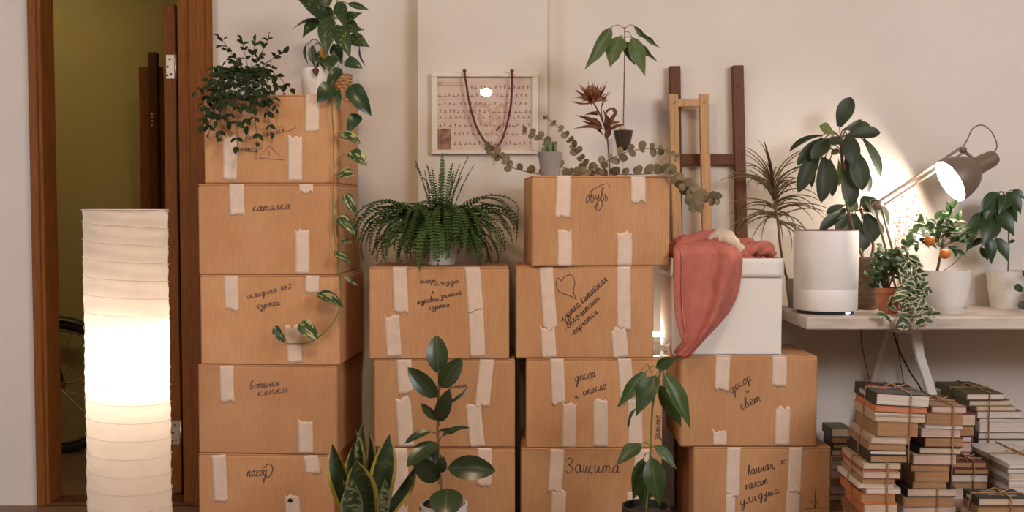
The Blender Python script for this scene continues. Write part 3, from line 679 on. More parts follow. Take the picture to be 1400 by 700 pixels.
def pot(par, c, r, h, m, taper=0.78, rim=0.0, soil=True, belly=0.0, saucer=False, m2=None):
    """pot standing at c with top radius r"""
    q = MB(); z0 = 0.012 if saucer else 0.0
    pr = [(0, z0), (r*taper, z0)]
    for k in range(1, 8):
        t = k/7; pr.append((r*(taper + (1 - taper)*t) + belly*r*math.sin(math.pi*t**0.8), z0 + (h - z0)*t))
    if rim:
        pr = pr[:-2] + [(r*0.965, h*0.80), (r + rim, h*0.80), (r + rim, h)]
    pr += [(pr[-1][0] - 0.006, h), (pr[-1][0] - 0.008, h*0.86), (0, h*0.84)]
    q.lathe(pr, Vector(c), 32); po = put('pot', q, m, par, 'angle')
    if saucer:
        q = MB(); q.lathe([(0, 0), (r*taper*1.15, 0), (r*taper*1.32, 0.018), (r*taper*1.26, 0.018), (r*taper*1.1, 0.006), (0, 0.006)], Vector(c), 32); put('saucer', q, m, par, 'angle')
    if soil:
        q = MB(); rr = pr[-2][0] - 0.001
        q.lathe([(rr, h*0.85), (rr, h*0.9), (rr*0.6, h*0.925), (0, h*0.93)], Vector(c), 24); put('soil', q, M_soil, par, True)
    return po
def plant(name, label, base, group=None): return thing(name, label, 'plant', base, 0, group)
def px_leaves(par, m, kind, Y, rows, stem=None, pw=0.0015, **kw):
    """rows: (bx,by,tx,ty,w_px[,dYb,dYt,roll]) with optional petiole from a stem pixel given in 'stem'"""
    for r in rows:
        bx, by, tx, ty, w = r[:5]; dyb = r[5] if len(r) > 5 else random.uniform(-0.015, 0.015); dyt = r[6] if len(r) > 6 else random.uniform(-0.05, 0.03)
        roll = r[7] if len(r) > 7 else random.uniform(-15, 15)
        b = P(bx, by, Y + dyb); t = P(tx, ty, Y + dyt)
        leaf(par, kind, m, b, t, w/S(Y), roll=roll, **kw)
        if stem is not None and len(r) > 8:
            sx, sy = r[8]; a = P(sx, sy, Y); mid = (a + b)/2 + Vector((0, 0, 0.35*(a - b).length))
            stem.tube(crom([a, mid, b + (t - b)*0.06], 4), pw, 5)

# --- rubber plant in front of the middle stack
RY = -0.78
lm = leaf_mat('rubber_leaf', (0.030, 0.048, 0.018), (0.10, 0.11, 0.045), 'plain', rough=0.28, trans=0.06, rand=0.25)
c = P(607, 690, RY)
pl = plant('rubber_plant', 'rubber plant with dark glossy oval leaves in a white pot before the boxes', (c.x, RY, 0))
zr = P(607, 688, RY).z
pot(pl, (c.x, RY, 0), 33/S(RY), zr, M_white_cer, 0.72)
q = MB(); q.tube(crom([(c.x - 0.002, RY, zr*0.88), P(601, 640, RY), P(598, 580, RY), P(600, 530, RY), P(600, 505, RY)]), [0.0045]*12 + [0.0035]*13, 7)
rl = [(600, 511, 597, 458, 30, 0, 0.02, 5), (603, 530, 631, 490, 27, 0, -0.03, 18), (598, 543, 558, 503, 26, 0, -0.03, -15), (600, 577, 614, 533, 22, 0, -0.03, 10),
      (599, 574, 576, 552, 13, 0, -0.02, -30), (607, 552, 643, 528, 6, 0, 0.03, 70), (590, 590, 553, 605, 14, -0.01, -0.03, 25), (603, 598, 642, 583, 13, 0, 0.0, -40),
      (601, 588, 625, 589, 9, 0.01, 0.03, 30), (600, 606, 556, 636, 28, 0, -0.06, 20), (599, 657, 566, 628, 30, 0, -0.05, -20), (602, 646, 606, 625, 16, 0, -0.02, 0),
      (612, 640, 677, 643, 34, -0.01, -0.03, 8), (612, 668, 611, 708, 46, -0.03, -0.12, 0), (600, 690, 572, 694, 20, 0.0, 0.02, 30), (600, 640, 580, 612, 26, 0.02, 0.03, 10)]
for r in rl:
    q.tube([P(600, min(r[1] + 5, 690), RY), P(r[0], r[1], RY + r[5])], 0.002, 5)
px_leaves(pl, lm, 'oval', RY, rl, arch=0.10, fold=0.25)
put('stem', q, M_stem_b, pl, True)

# --- snake plant
SY = -0.80
me_ = leaf_mat('snake_leaf', (0.022, 0.040, 0.016), (0.34, 0.29, 0.055), 'edge', rough=0.4, trans=0.05, rand=0.2)
mb_ = leaf_mat('snake_leaf_back', (0.05, 0.075, 0.03), (0.26, 0.29, 0.16), 'band', rough=0.45, trans=0.05, rand=0.2)
c = P(508, 700, SY); zs = 0.16
pl = plant('snake_plant', 'snake plant with yellow-edged upright sword leaves before the boxes', (c.x, SY, 0))
pot(pl, (c.x, SY, 0), 0.105, zs, M_blackpot, 0.75)
def sword(bx, by, tx, ty, w, m, dy=0.0, roll=0, arch=0.05):
    b = P(bx, by, SY + dy); t = P(tx, ty, SY + dy*1.5)
    # root the leaf in the soil
    k = (b.z - zs*0.9)/(t.z - b.z); base = b - (t - b)*k*0.9; base.z = zs*0.88
    base.x = c.x + max(-0.07, min(0.07, base.x - c.x)); base.y = SY + dy*0.8
    leaf(pl, 'sword', m, base, t, w*1.2/S(SY), nrm=(0, -1, 0.15), roll=roll, arch=arch, fold=0.35, var=0)
for a in [(487, 700, 453, 608, 27, me_, 0.0, -15), (500, 720, 487, 630, 37, me_, -0.05, 12), (484, 720, 481, 656, 25, mb_, -0.075, 0), (496, 690, 495, 576, 15, mb_, 0.04, 0),
          (480, 690, 488, 588, 17, me_, 0.03, 35), (494, 690, 507, 591, 13, me_, 0.02, 40), (512, 700, 533, 595, 30, me_, 0.0, 10), (519, 700, 571, 636, 20, me_, 0.045, 40),
          (519, 710, 527, 655, 14, mb_, -0.04, 20), (485, 690, 483, 606, 15, me_, 0.015, -20), (505, 690, 516, 609, 11, mb_, 0.02, 30), (503, 690, 506, 622, 20, me_, 0.05, 10)]: sword(*a)

# --- avocado plant on the floor
AY = -0.76
la = leaf_mat('avocado_leaf', (0.048, 0.088, 0.024), (0.14, 0.19, 0.06), 'plain', rough=0.4, trans=0.2, rand=0.3)
c = P(883, 692, AY); zr = P(883, 691, AY).z
pl = plant('avocado_plant', 'slender avocado plant with drooping pointed leaves in a black pot before the boxes', (c.x, AY, 0))
pot(pl, (c.x, AY, 0), 32/S(AY), zr, M_blackpot, 0.7, rim=0.003)
q = MB(); q.tube(crom([(P(887, 0, AY).x, AY, zr*0.88), P(888, 640, AY), P(890, 600, AY), P(893, 550, AY), P(903, 508, AY), P(906, 497, AY)]), 0.0032, 6)
ra = [(897, 502, 926, 489, 17, 0, -0.02, 30, (905, 498)), (883, 508, 844, 557, 21, -0.01, -0.04, -10, (903, 508)), (897, 513, 869, 569, 28, -0.02, -0.06, 5, (903, 508)),
      (908, 510, 946, 586, 26, -0.01, -0.05, -8, (904, 505)), (902, 527, 932, 584, 25, 0.01, 0.0, 12, (900, 520)), (869, 558, 857, 591, 8, 0, 0, 55, (893, 548)),
      (877, 607, 842, 636, 22, -0.01, -0.05, 15, (888, 610)), (894, 609, 926, 641, 17, -0.01, -0.04, -15, (889, 612)), (879, 627, 866, 684, 27, 0, -0.02, -15, (887, 620)),
      (885, 640, 879, 694, 30, 0.01, 0.02, 0, (888, 632)), (890, 624, 903, 693, 31, -0.03, -0.06, 5, (888, 618))]
px_leaves(pl, la, 'lance', AY, ra, q, 0.0016, arch=0.10, fold=0.22, wave=0.4)
put('stem', q, M_stem_g, pl, True)

# --- avocado seedling in a goblet on the cactus box
C1 = BOXES['C1']; zt = C1['top'] + 0.0012; GY = -0.36
M_glass = pane_mat('clear_glass', (0.96, 0.96, 0.95), 0.02, 1.0)
c = P(852, 200, GY); sc_ = 1/S(GY)
pl = plant('avocado_seedling', 'avocado seedling with a bare tall stem growing from a stemmed glass', (c.x, GY, zt))
ztop = P(852, 177, GY).z; zb = P(852, 209, GY).z
q = MB(); q.lathe([(0, 0), (0.030, 0.0), (0.030, 0.002), (0.005, 0.006), (0.0035, 0.015), (0.0035, zb - zt - 0.006), (0.012, zb - zt), (0.024, zb - zt + 0.012), (0.034, ztop - zt - 0.02), (0.0375, ztop - zt),
    (0.036, ztop - zt), (0.0325, ztop - zt - 0.02), (0.022, zb - zt + 0.013), (0, zb - zt + 0.004)], (c.x, GY, zt), 28); put('goblet', q, M_glass, pl, 'angle')
q = MB(); q.lathe([(0, zb - zt + 0.006), (0.021, zb - zt + 0.014), (0.0315, ztop - zt - 0.02), (0.034, ztop - zt - 0.004), (0, ztop - zt - 0.002)], (c.x, GY, zt), 24); put('soil', q, M_soil, pl, 'angle')
q = MB(); q.ball((c.x - 0.003, GY, ztop), 0.013, 12, 8, (1, 1, 1.1)); put('avocado_stone', q, mat('avocado_stone', (0.5, 0.33, 0.16), 0.6, var=0.15), pl, True)
q = MB(); q.tube(crom([(c.x, GY, ztop), P(853, 130, GY), P(854, 75, GY), P(854, 37, GY)]), [0.0022]*10 + [0.0018]*9, 6)
for pts in ([(854, 39), (845, 34), (836, 37)], [(853, 52), (850, 48), (847, 50)], [(854, 58), (855, 56), (856, 58)], [(854, 44), (860, 44), (865, 53)], [(854, 52), (860, 50), (866, 54)], [(854, 39), (861, 34), (867, 35)]):
    q.tube(crom([P(a, b, GY) for a, b in pts]), 0.0012, 5)
put('stem', q, M_stem_b, pl, True)
lt = leaf_mat('seedling_leaf', (0.075, 0.115, 0.035), (0.16, 0.20, 0.07), 'plain', rough=0.5, trans=0.25, rand=0.3)
px_leaves(pl, lt, 'lance', GY, [(836, 37, 800, 95, 19, 0, -0.03, -25), (848, 49, 834, 91, 29, 0, -0.02, 10), (856, 57, 868, 89, 17, 0.01, 0.02, 20), (864, 51, 882, 103, 22, -0.01, -0.04, 5), (866, 53, 899, 85, 9, 0, 0.03, 55), (866, 35, 903, 67, 8, 0, 0.02, 60)], arch=0.06, fold=0.2, wave=1.0)

# --- cactus in a grey pot
CY = -0.40; c = P(752, 238, CY)
pl = plant('potted_cactus', 'small finger cactus in a tapered grey pot on a box', (c.x, CY, zt))
hp = P(752, 208, CY).z - zt
pot(pl, (c.x, CY, zt), 17/S(CY), hp, M_greypot, 0.72)
M_cac = mat('cactus_green', (0.13, 0.17, 0.075), 0.7, var=0.2, nscale=60)
for (tx, ty, bx, rr, dy) in ((742, 201, 745, 2.6, -0.01), (747, 192, 748, 3.0, 0), (752, 196, 752, 3.0, -0.012), (756, 193, 755, 2.8, 0.008), (760, 193, 758, 2.5, -0.004), (750, 190, 750, 2.5, 0.012)):
    a = P(bx, 210, CY + dy); b = P(tx, ty, CY + dy); r = rr/S(CY); q = MB(); pts = [a + (b - a)*t for t in (0, .3, .6, .85, 0.96, 1)]
    q.tube(pts, [r*0.8, r, r, r*0.85, r*0.5, r*0.1], 8); put('cactus_stem', q, M_cac, pl, True)

# --- dried flower in a slim clear vase
DY = -0.285; c = P(834, 230, DY)
pl = thing('dried_flower', 'dried russet pincushion flower with brown leaves standing in a slim clear vase', 'flower', (c.x, DY, zt))
zv = P(834, 190, DY).z - zt
q = MB(); q.lathe([(0, 0), (0.020, 0), (0.022, 0.015), (0.012, 0.035), (0.009, zv - 0.01), (0.012, zv), (0.011, zv), (0.008, zv - 0.01), (0.010, 0.036), (0.019, 0.015), (0.017, 0.003), (0, 0.003)], (c.x, DY, zt), 24); put('vase', q, M_glass, pl, 'angle')
M_dry = leaf_mat('dried_leaf', (0.17, 0.07, 0.038), (0.20, 0.10, 0.06), 'plain', rough=0.8, trans=0.1, rand=0.25)
M_pet = leaf_mat('dried_petal', (0.36, 0.125, 0.065), (0.45, 0.2, 0.11), 'plain', rough=0.8, trans=0.15, rand=0.3)
q = MB(); q.tube(crom([(c.x, DY, zt + 0.01), P(831, 195, DY), P(826, 172, DY), P(818, 152, DY), P(811, 140, DY)]), 0.0028, 6); q.tube(crom([P(826, 172, DY), P(822, 150, DY), P(826, 132, DY)]), 0.0018, 5)
q.tube([P(821, 150, DY), P(828, 133, DY)], 0.0015, 5); put('stem', q, M_stem_b, pl, True)
px_leaves(pl, M_dry, 'lance', DY, [(826, 178, 784, 174, 6), (822, 174, 787, 156, 7), (822, 172, 800, 160, 8), (823, 176, 812, 165, 8), (824, 185, 794, 163, 6), (830, 182, 828, 153, 9), (831, 178, 826, 150, 8), (830, 170, 845, 150, 6, 0, 0, 30), (831, 172, 848, 166, 7),
    (829, 182, 856, 168, 6), (836, 147, 844, 158, 6), (828, 158, 838, 146, 5), (822, 160, 812, 152, 9), (828, 190, 835, 175, 9), (818, 158, 800, 156, 6), (826, 140, 828, 130, 5)], arch=0.15, fold=0.3)
fc = P(811, 141, DY)
rs = random.Random(3)
for i in range(80):
    az = rs.uniform(0, 2*math.pi); el = rs.uniform(0.0, 1.0) if i % 4 else rs.uniform(0.9, 1.7); ln = rs.uniform(0.05, 0.095)
    ax = Vector((-0.2, -0.15, 1)).normalized(); d = Vector((math.cos(az)*math.sin(el), math.sin(az)*math.sin(el), math.cos(el)))
    d = (Matrix.Rotation(-0.25, 3, 'Y') @ d).normalized()
    leaf(pl, 'lance', M_pet, fc + d*0.008, fc + d*ln, rs.uniform(0.003, 0.007), nrm=(0, -1, 0.3), roll=rs.uniform(-60, 60), arch=0.1, fold=0.3, name='petal')
q = MB(); q.ball(fc + Vector((-0.006, -0.004, 0.03)), 0.022, 14, 8, (1, 1, 1.5)); put('flower_base', q, mat('flower_base', (0.26, 0.12, 0.06), 0.8, var=0.3, nscale=90), pl, True)

# --- eucalyptus branches
M_euc = leaf_mat('eucalyptus_leaf', (0.19, 0.15, 0.085), (0.28, 0.24, 0.16), 'plain', rough=0.75, trans=0.1, rand=0.35)
def eucalyptus(pts, Ys, lab, size=9.0, seed=1, dens=7.0):
    rs = random.Random(seed); p3 = [P(a, b, Ys[i]) for i, (a, b) in enumerate(pts)]; pc = crom(p3, 8)
    over = lambda v: v.x > 0.03 and v.x < C1['x1'] + 0.01 and v.y > C1['Yf'] - 0.03
    for v in pc:
        if over(v): v.z = max(v.z, zt + 0.003)
    e = thing('eucalyptus_branch', lab, 'branch', pc[0], 0, 'dried eucalyptus branches laid over the cactus box')
    q = MB(); q.tube(pc, 0.0016, 5); put('stem', q, M_stem_b, e, True)
    L = sum((pc[i+1] - pc[i]).length for i in range(len(pc)-1)); n = int(L*S(-0.4)/dens)
    for i in range(n):
        t = (i + 0.5)/n*(len(pc)-1); k = int(t); b = pc[k].lerp(pc[min(k+1, len(pc)-1)], t - k)
        tg = (pc[min(k+1, len(pc)-1)] - pc[k]).normalized()
        for s_ in (-1, 1):
            an = rs.uniform(-0.9, 0.9) + (math.pi/2 if s_ > 0 else -math.pi/2)
            sd = Vector((0, -1, 0)); up = tg.cross(sd).normalized()
            d = (up*math.sin(an) + sd*math.cos(an)*0.8 + tg*0.7).normalized(); ln = size/S(-0.4)*rs.uniform(0.75, 1.55)*(0.78 + 0.4*math.sin(math.pi*min(1, i/n + 0.15)))
            if over(b) and b.z < zt + 0.035: d = Vector((d.x, d.y, max(abs(d.z), 0.55))).normalized()
            leaf(e, 'round', M_euc, b, b + d*ln, ln*rs.uniform(0.75, 0.95), nrm=(rs.uniform(-0.6, 0.6), -1, rs.uniform(-0.2, 0.7)), arch=0.12, fold=0.1)
    return e
eucalyptus([(838, 241), (790, 241), (745, 239), (700, 229), (682, 212), (664, 200)], [-0.335, -0.325, -0.32, -0.33, -0.33, -0.33], 'dried eucalyptus branch reaching left from the cactus box past the framed chart', 9, 1, 13)
eucalyptus([(790, 242), (765, 224), (748, 197), (733, 184), (713, 178)], [-0.30, -0.30, -0.30, -0.30, -0.30], 'short dried eucalyptus twig rising behind the cactus with a forked tip', 7, 2, 15)
eucalyptus([(835, 243), (805, 230), (787, 205), (772, 182), (742, 157)], [-0.235, -0.235, -0.25, -0.26, -0.26], 'dried eucalyptus branch arching up between the cactus and the dried flower', 7, 3, 11)
eucalyptus([(785, 240), (820, 225), (850, 210), (885, 203), (912, 206), (926, 215)], [-0.42, -0.43, -0.45, -0.46, -0.47, -0.47], 'dried eucalyptus branch arching over in front of the stemmed glass', 8.5, 4, 12)
eucalyptus([(778, 240), (830, 239), (880, 238), (915, 237), (936, 252), (958, 266), (982, 272)], [-0.42, -0.45, -0.46, -0.47, -0.48, -0.49, -0.5], 'long dried eucalyptus branch lying along the box edge and hanging past its corner', 10, 5, 10.5)
eucalyptus([(930, 246), (946, 262), (950, 276), (952, 288)], [-0.48, -0.49, -0.5, -0.5], 'short dried eucalyptus sprig dangling below the hanging branch tip', 10, 6, 8)

# --- boston fern on the middle stack
FY = -0.30; zf = BOXES['M1']['top'] + 0.001; c = P(603, 350, FY)
pl = plant('boston_fern', 'bushy green fern with arching fronds in a white pot on a box', (c.x, FY, zf))
pot(pl, (c.x, FY, zf), 0.065, 0.085, M_white_cer, 0.75)
M_fern = leaf_mat('fern_green', (0.064, 0.118, 0.028), (0.12, 0.175, 0.05), 'plain', rough=0.6, trans=0.3, rand=0.45)
rs = random.Random(11)
M1_ = BOXES['M1']; C1_ = BOXES['C1']
def keep_off(v, m):
    """fronds slide over the box top and drop only past its front edge; they bend away from the taller box beside them"""
    v = v.copy()
    k_ = v.x - (0.040 - m - 0.02)
    if k_ > 0 and v.y > C1_['Yf'] - 0.02: v.x = 0.040 - m - 0.02*math.exp(-k_/0.02)
    if v.x > M1_['x0'] - m and v.y > M1_['Yf'] - m and v.z < zf + m:
        if v.y < M1_['Yf'] + 0.03 and v.z < zf - 0.006: v.y = M1_['Yf'] - m
        else: v.z = zf + m
    return v
def frond(par, ctr, az, L, lift, droop, wmax):
    q = MB(); pts = []; n = 26; d = Vector((math.cos(az), math.sin(az)*0.75, 0)); p = Vector(ctr); el = lift; step = L/n
    for i in range(n+1):
        pts.append(p.copy()); el_i = lift - droop*(i/n)**1.3
        p = keep_off(p + (d*math.cos(el_i) + Vector((0, 0, 1))*math.sin(el_i))*step, 0.012)
    q.tube([pts[i] for i in range(0, n+1, 2)], 0.0011, 4)
    side = Vector((-d.y, d.x, 0)).normalized()
    for i in range(3, n+1):
        for sub in (0,):
            if i == n and sub: continue
            b = pts[i] if sub == 0 else pts[i].lerp(pts[i+1], 0.5)
            t = (i + sub)/n; w = wmax*min(1, (t - 0.06)*5)*(1 - t)**0.45 + 0.003; tg = (pts[min(i+1, n)] - pts[max(0, i-1)]).normalized()
            up = side.cross(tg)
            for s_ in (-1, 1):
                e = b + side*s_*w + tg*w*0.35 - up*w*(0.15 + rs.uniform(0, 0.25)); hw = tg*step*0.30
                e = keep_off(e, 0.005); mdl = keep_off(b.lerp(e, 0.55), 0.005); q.add([b - hw*0.6, mdl - hw, e, mdl + hw, b + hw*0.6], [(0, 1, 2, 3, 4)], [[(0.3, .1), (0.3, .5), (0.3, .9), (0.7, .5), (0.7, .1)]])
    put('frond', q, M_fern, par, False, False)
ctr0 = Vector((c.x, FY, zf + 0.085))
for i in range(190):
    az = 2*math.pi*(i*0.618034 % 1); sn = math.sin(az)
    cc = ctr0 + Vector((math.cos(az)*0.045*rs.random(), sn*0.045*rs.random(), rs.uniform(0, 0.02)))
    ln = rs.uniform(0.30, 0.42)
    if sn > 0.35: ln *= 0.62
    if sn < -0.5: ln *= 0.85
    if math.cos(az) > 0.4: ln *= rs.uniform(0.84, 1.0)
    if i % 12 == 0: frond(pl, cc, az, rs.uniform(0.22, 0.31), rs.uniform(1.3, 1.55), rs.uniform(0.1, 0.6), 0.013)
    elif i % 3 == 1: frond(pl, cc, az, ln*0.72, rs.uniform(0.3, 0.9), rs.uniform(1.8, 2.5), 0.023)
    else: frond(pl, cc, az, ln, rs.uniform(0.85, 1.35), rs.uniform(2.2, 3.0), 0.023)
for i in range(60):
    az = rs.uniform(math.radians(195), math.radians(345)); frond(pl, ctr0 + Vector((rs.uniform(-0.09, 0.09), -0.03, rs.uniform(0, 0.03))), az, rs.uniform(0.24, 0.36), rs.uniform(0.6, 1.3), rs.uniform(2.2, 2.9), 0.022)
# --- small-leaved trailing plant on the stack by the door
zl = BOXES['L1']['top'] + 0.001; TY = -0.27; c = P(342, 122, TY)
pl = plant('trailing_plant', 'bushy trailing plant with tiny dark leaves spilling over the top box', (c.x, TY, zl))
pot(pl, (c.x, TY, zl), 0.055, 0.085, M_white_cer, 0.75)
M_tl = leaf_mat('tiny_dark_leaf', (0.024, 0.042, 0.012), (0.06, 0.085, 0.025), 'plain', rough=0.6, trans=0.15, rand=0.4)
rs = random.Random(5); q = MB(); ctr = Vector((c.x, TY, zl + 0.08)); Yfront = BOXES['L1']['Yf']
def tstem(pts, dens=8.0, size=10.0, seed=0):
    pc = crom(pts, 6); q.tube(pc, 0.0011, 4); L = sum((pc[i+1] - pc[i]).length for i in range(len(pc)-1)); n = max(3, int(L*380/dens))
    for i in range(n + 1):
        t = min(0.999, (i + 0.4)/n)*(len(pc)-1); k = int(t); b = pc[k].lerp(pc[min(k+1, len(pc)-1)], t - k)
        tg = (pc[min(k+1, len(pc)-1)] - pc[k]).normalized()
        for s_ in ((-1, 1) if i < n else (0,)):
            d = (tg*rs.uniform(0.3, 0.9) + Vector((rs.uniform(0.4, 1)*s_, rs.uniform(-0.6, 0.1), rs.uniform(-0.5, 0.4)))).normalized(); ln = size/380*rs.uniform(0.7, 1.25)
            leaf(pl, 'oval', M_tl, b, b + d*ln, ln*0.55, nrm=(rs.uniform(-.5, .5), -0.8, rs.uniform(0.1, 0.9)), roll=rs.uniform(-30, 30), arch=0.15, fold=0.25)
for (tx, ty) in ((300, 51), (331, 56), (349, 57), (368, 50), (388, 72), (305, 64), (376, 92), (318, 82), (358, 78), (290, 95)):
    e = P(tx, ty, TY + rs.uniform(-0.06, 0.05)); m_ = ctr.lerp(e, 0.5) + Vector(((e.x - ctr.x)*0.12, 0, 0.02)); tstem([ctr, m_, e], 14)
for (tx, ty) in ((268, 126), (398, 121), (285, 118), (312, 104), (375, 112), (388, 128), (298, 112)):
    e = P(tx, ty, TY - rs.uniform(0.0, 0.1)); e.z = max(e.z, zl + 0.02); m_ = ctr.lerp(e, 0.5) + Vector((0, -0.02, 0.04)); tstem([ctr, m_, e], 13, 11)
for (tx, ty) in ((277, 172), (286, 181), (302, 190), (324, 201), (352, 195), (371, 181), (379, 150), (292, 152), (338, 172), (314, 165), (304, 140), (330, 148), (350, 150), (365, 140), (280, 145), (345, 135), (320, 130), (296, 165)):
    e = P(tx, ty, Yfront - rs.uniform(0.015, 0.05)); ex = (ctr.x + e.x)/2
    tstem([ctr, Vector((ex, (TY + Yfront)/2, zl + 0.085)), Vector((ctr.x*0.25 + e.x*0.75, Yfront - 0.02, zl + 0.015)), e], 13, 11.5)
put('stem', q, M_stem_b, pl, True)

# --- dumb cane in a white pot, pothos in a woven basket
PY = -0.27; c = P(431, 125, PY)
pl = plant('dumb_cane', 'dumb cane with large spotted leaves in a white pot on the top box', (c.x, PY, zl))
hp = P(431, 95, PY).z - zl
pot(pl, (c.x, PY, zl), 20.5/S(PY), hp, M_white_cer, 0.8)
M_dc = leaf_mat('dumb_cane_leaf', (0.035, 0.065, 0.022), (0.20, 0.22, 0.07), 'spot', rough=0.35, trans=0.2, rand=0.25)
q = MB(); q.tube(crom([(c.x, PY, zl + hp*0.9), P(440, 70, PY), P(452, 40, PY), P(458, 10, PY)]), [0.006]*9 + [0.004]*10, 7)
rows = [(447, 26, 405, -6, 34, 0, -0.05, 10, (450, 40)), (441, 27, 399, 37, 14, 0, -0.03, 40, (449, 38)), (437, 28, 413, 50, 20, 0, -0.04, 10, (447, 45)), (450, 22, 446, 76, 24, -0.01, -0.07, 0, (452, 35)),
    (460, 34, 479, 78, 24, -0.02, -0.06, 0, (454, 32)), (466, 30, 494, 17, 16, 0, -0.03, 20, (455, 28)), (474, 28, 489, 50, 16, 0, -0.03, 0, (456, 25)), (476, 50, 505, 63, 20, -0.01, -0.03, 10, (452, 60)),
    (464, 2, 471, 37, 18, 0, -0.05, 0, (457, 15)), (475, 5, 505, 13, 9, 0, 0.02, 30, (458, 12)), (466, -2, 497, -5, 10, 0, 0.02, 20, (458, 10)), (419, 60, 420, 89, 8, -0.01, -0.02, 50, (440, 62)),
    (427, 62, 430, 92, 12, -0.01, -0.02, 10, (441, 66)), (436, 70, 444, 94, 20, -0.02, -0.05, 0, (441, 75)), (450, 76, 449, 97, 24, -0.03, -0.06, 0, (444, 78)), (458, 20, 430, 22, 22, 0.01, 0.02, 0, (455, 30)),
    (470, 40, 498, 40, 12, 0.02, 0.02, 20, (455, 40)), (492, 64, 499, 92, 5, 0, 0, 60, (478, 60)), (448, 10, 440, -12, 18, 0, 0, 0, (456, 18)), (456, 60, 468, 88, 18, 0.01, 0, 10, (446, 62))]
px_leaves(pl, M_dc, 'lance', PY, rows, q, 0.0018, arch=0.12, fold=0.25)
px_leaves(pl, leaf_mat('yellowed_leaf', (0.36, 0.19, 0.03), (0.4, 0.25, 0.05), 'plain', 0.5, 0.2, 0.1), 'oval', PY, [(445, 80, 440, 64, 12, -0.04, -0.06, 0)])
px_leaves(pl, leaf_mat('withered_leaf', (0.10, 0.035, 0.015), None, 'plain', 0.7, 0.1, 0.1), 'lance', PY, [(431, 92, 433, 105, 9, -0.06, -0.07, 0)])
put('stem', q, M_stem_g, pl, True)

VY = -0.17; c = P(467, 128, VY)
pl = plant('pothos_vine', 'variegated pothos in a woven basket with a long vine hanging down the boxes', (c.x, VY, zl))
M_wicker = mat('woven_straw', (0.50, 0.27, 0.11), 0.8, var=0.35, nscale=90)
hb = P(467, 101, VY).z - zl; rb = 14/S(VY)
q = MB(); q.lathe([(0, 0), (rb*0.85, 0), (rb*0.95, hb*0.95), (rb*0.8, hb*0.95), (0, hb*0.9)], (c.x, VY, zl), 20)
bsk = put('basket', q, M_wicker, pl, 'angle')
q = MB()
for i in range(9):
    zz = zl + hb*(i + 0.5)/9; r0 = rb*(0.86 + 0.1*(i + .5)/9)
    q.tube([(c.x + (r0 + 0.002*math.sin(k*math.pi/2 + i*math.pi))*math.cos(2*math.pi*k/40), VY + (r0 + 0.002*math.sin(k*math.pi/2 + i*math.pi))*math.sin(2*math.pi*k/40), zz + 0.0015*math.cos(k*math.pi/2 + i*math.pi)) for k in range(41)], 0.0038, 5, False)
put('weave', q, M_wicker, bsk, True)
M_po = leaf_mat('pothos_leaf', (0.035, 0.075, 0.025), (0.42, 0.40, 0.16), 'varieg', rough=0.35, trans=0.15, rand=0.2)
M_pd = leaf_mat('pothos_leaf_green', (0.03, 0.065, 0.026), (0.07, 0.11, 0.04), 'plain', rough=0.3, trans=0.15, rand=0.2)
Vf = -0.455; q = MB()
vine = [(c.x, VY, zl + hb*0.92), P(458, 98, -0.25), P(457, 108, -0.38), P(456, 124, -0.456), P(454, 150, Vf - 0.006), P(456, 190, Vf), P(456, 240, Vf), P(455, 300, Vf - 0.002), P(461, 350, Vf - 0.014), P(466, 395, Vf - 0.020), P(465, 418, Vf - 0.022), P(452, 446, Vf - 0.018), P(425, 467, Vf - 0.014), P(393, 470, Vf - 0.010)]
q.tube(crom(vine, 8), 0.0019, 6)
def vleaf(rows, m):
    for (bx, by, tx, ty, w, sx, sy, dy, roll) in rows:
        if by > 340: dy -= 0.018
        b = P(bx, by, Vf + dy); t = P(tx, ty, Vf + dy - 0.02); a = P(sx, sy, (Vf - 0.016 if sy > 340 else Vf) if sy > 130 else Vf + dy)
        q.tube(crom([a, (a + b)/2 + Vector((0, -0.005, 0.012)), b + (t - b)*0.08], 4), 0.0012, 5)
        leaf(pl, 'heart', m, b, t, w/S(Vf), roll=roll, arch=0.16, fold=0.25)
vleaf([(466, 94, 446, 119, 18, 457, 110, 0.02, 0), (455, 116, 434, 139, 25, 456, 113, 0, -10), (479, 117, 507, 157, 26, 466, 112, 0.0, 10), (491, 157, 475, 180, 20, 488, 150, 0.03, 0), (472, 84, 495, 92, 18, 458, 98, 0.12, 10)], M_pd)
vleaf([(464, 121, 463, 150, 12, 455, 135, 0, 20), (465, 184, 493, 195, 21, 456, 190, 0, -20), (478, 208, 502, 225, 21, 457, 228, 0.0, -10), (483, 236, 461, 241, 21, 457, 240, -0.01, 15), (473, 265, 488, 294, 15, 456, 285, 0, 15), (463, 296, 485, 320, 18, 456, 300, -0.01, 0),
    (467, 329, 482, 330, 9, 457, 345, 0, 30), (459, 345, 479, 359, 12, 457, 350, -0.01, 0), (472, 375, 490, 391, 7, 465, 382, -0.01, 40), (434, 402, 471, 419, 22, 464, 420, -0.015, -25), (411, 440, 435, 464, 22, 433, 463, -0.015, 0), (376, 446, 389, 470, 14, 394, 470, -0.01, 30)], M_po)
put('stem', q, M_stem_g, pl, True)

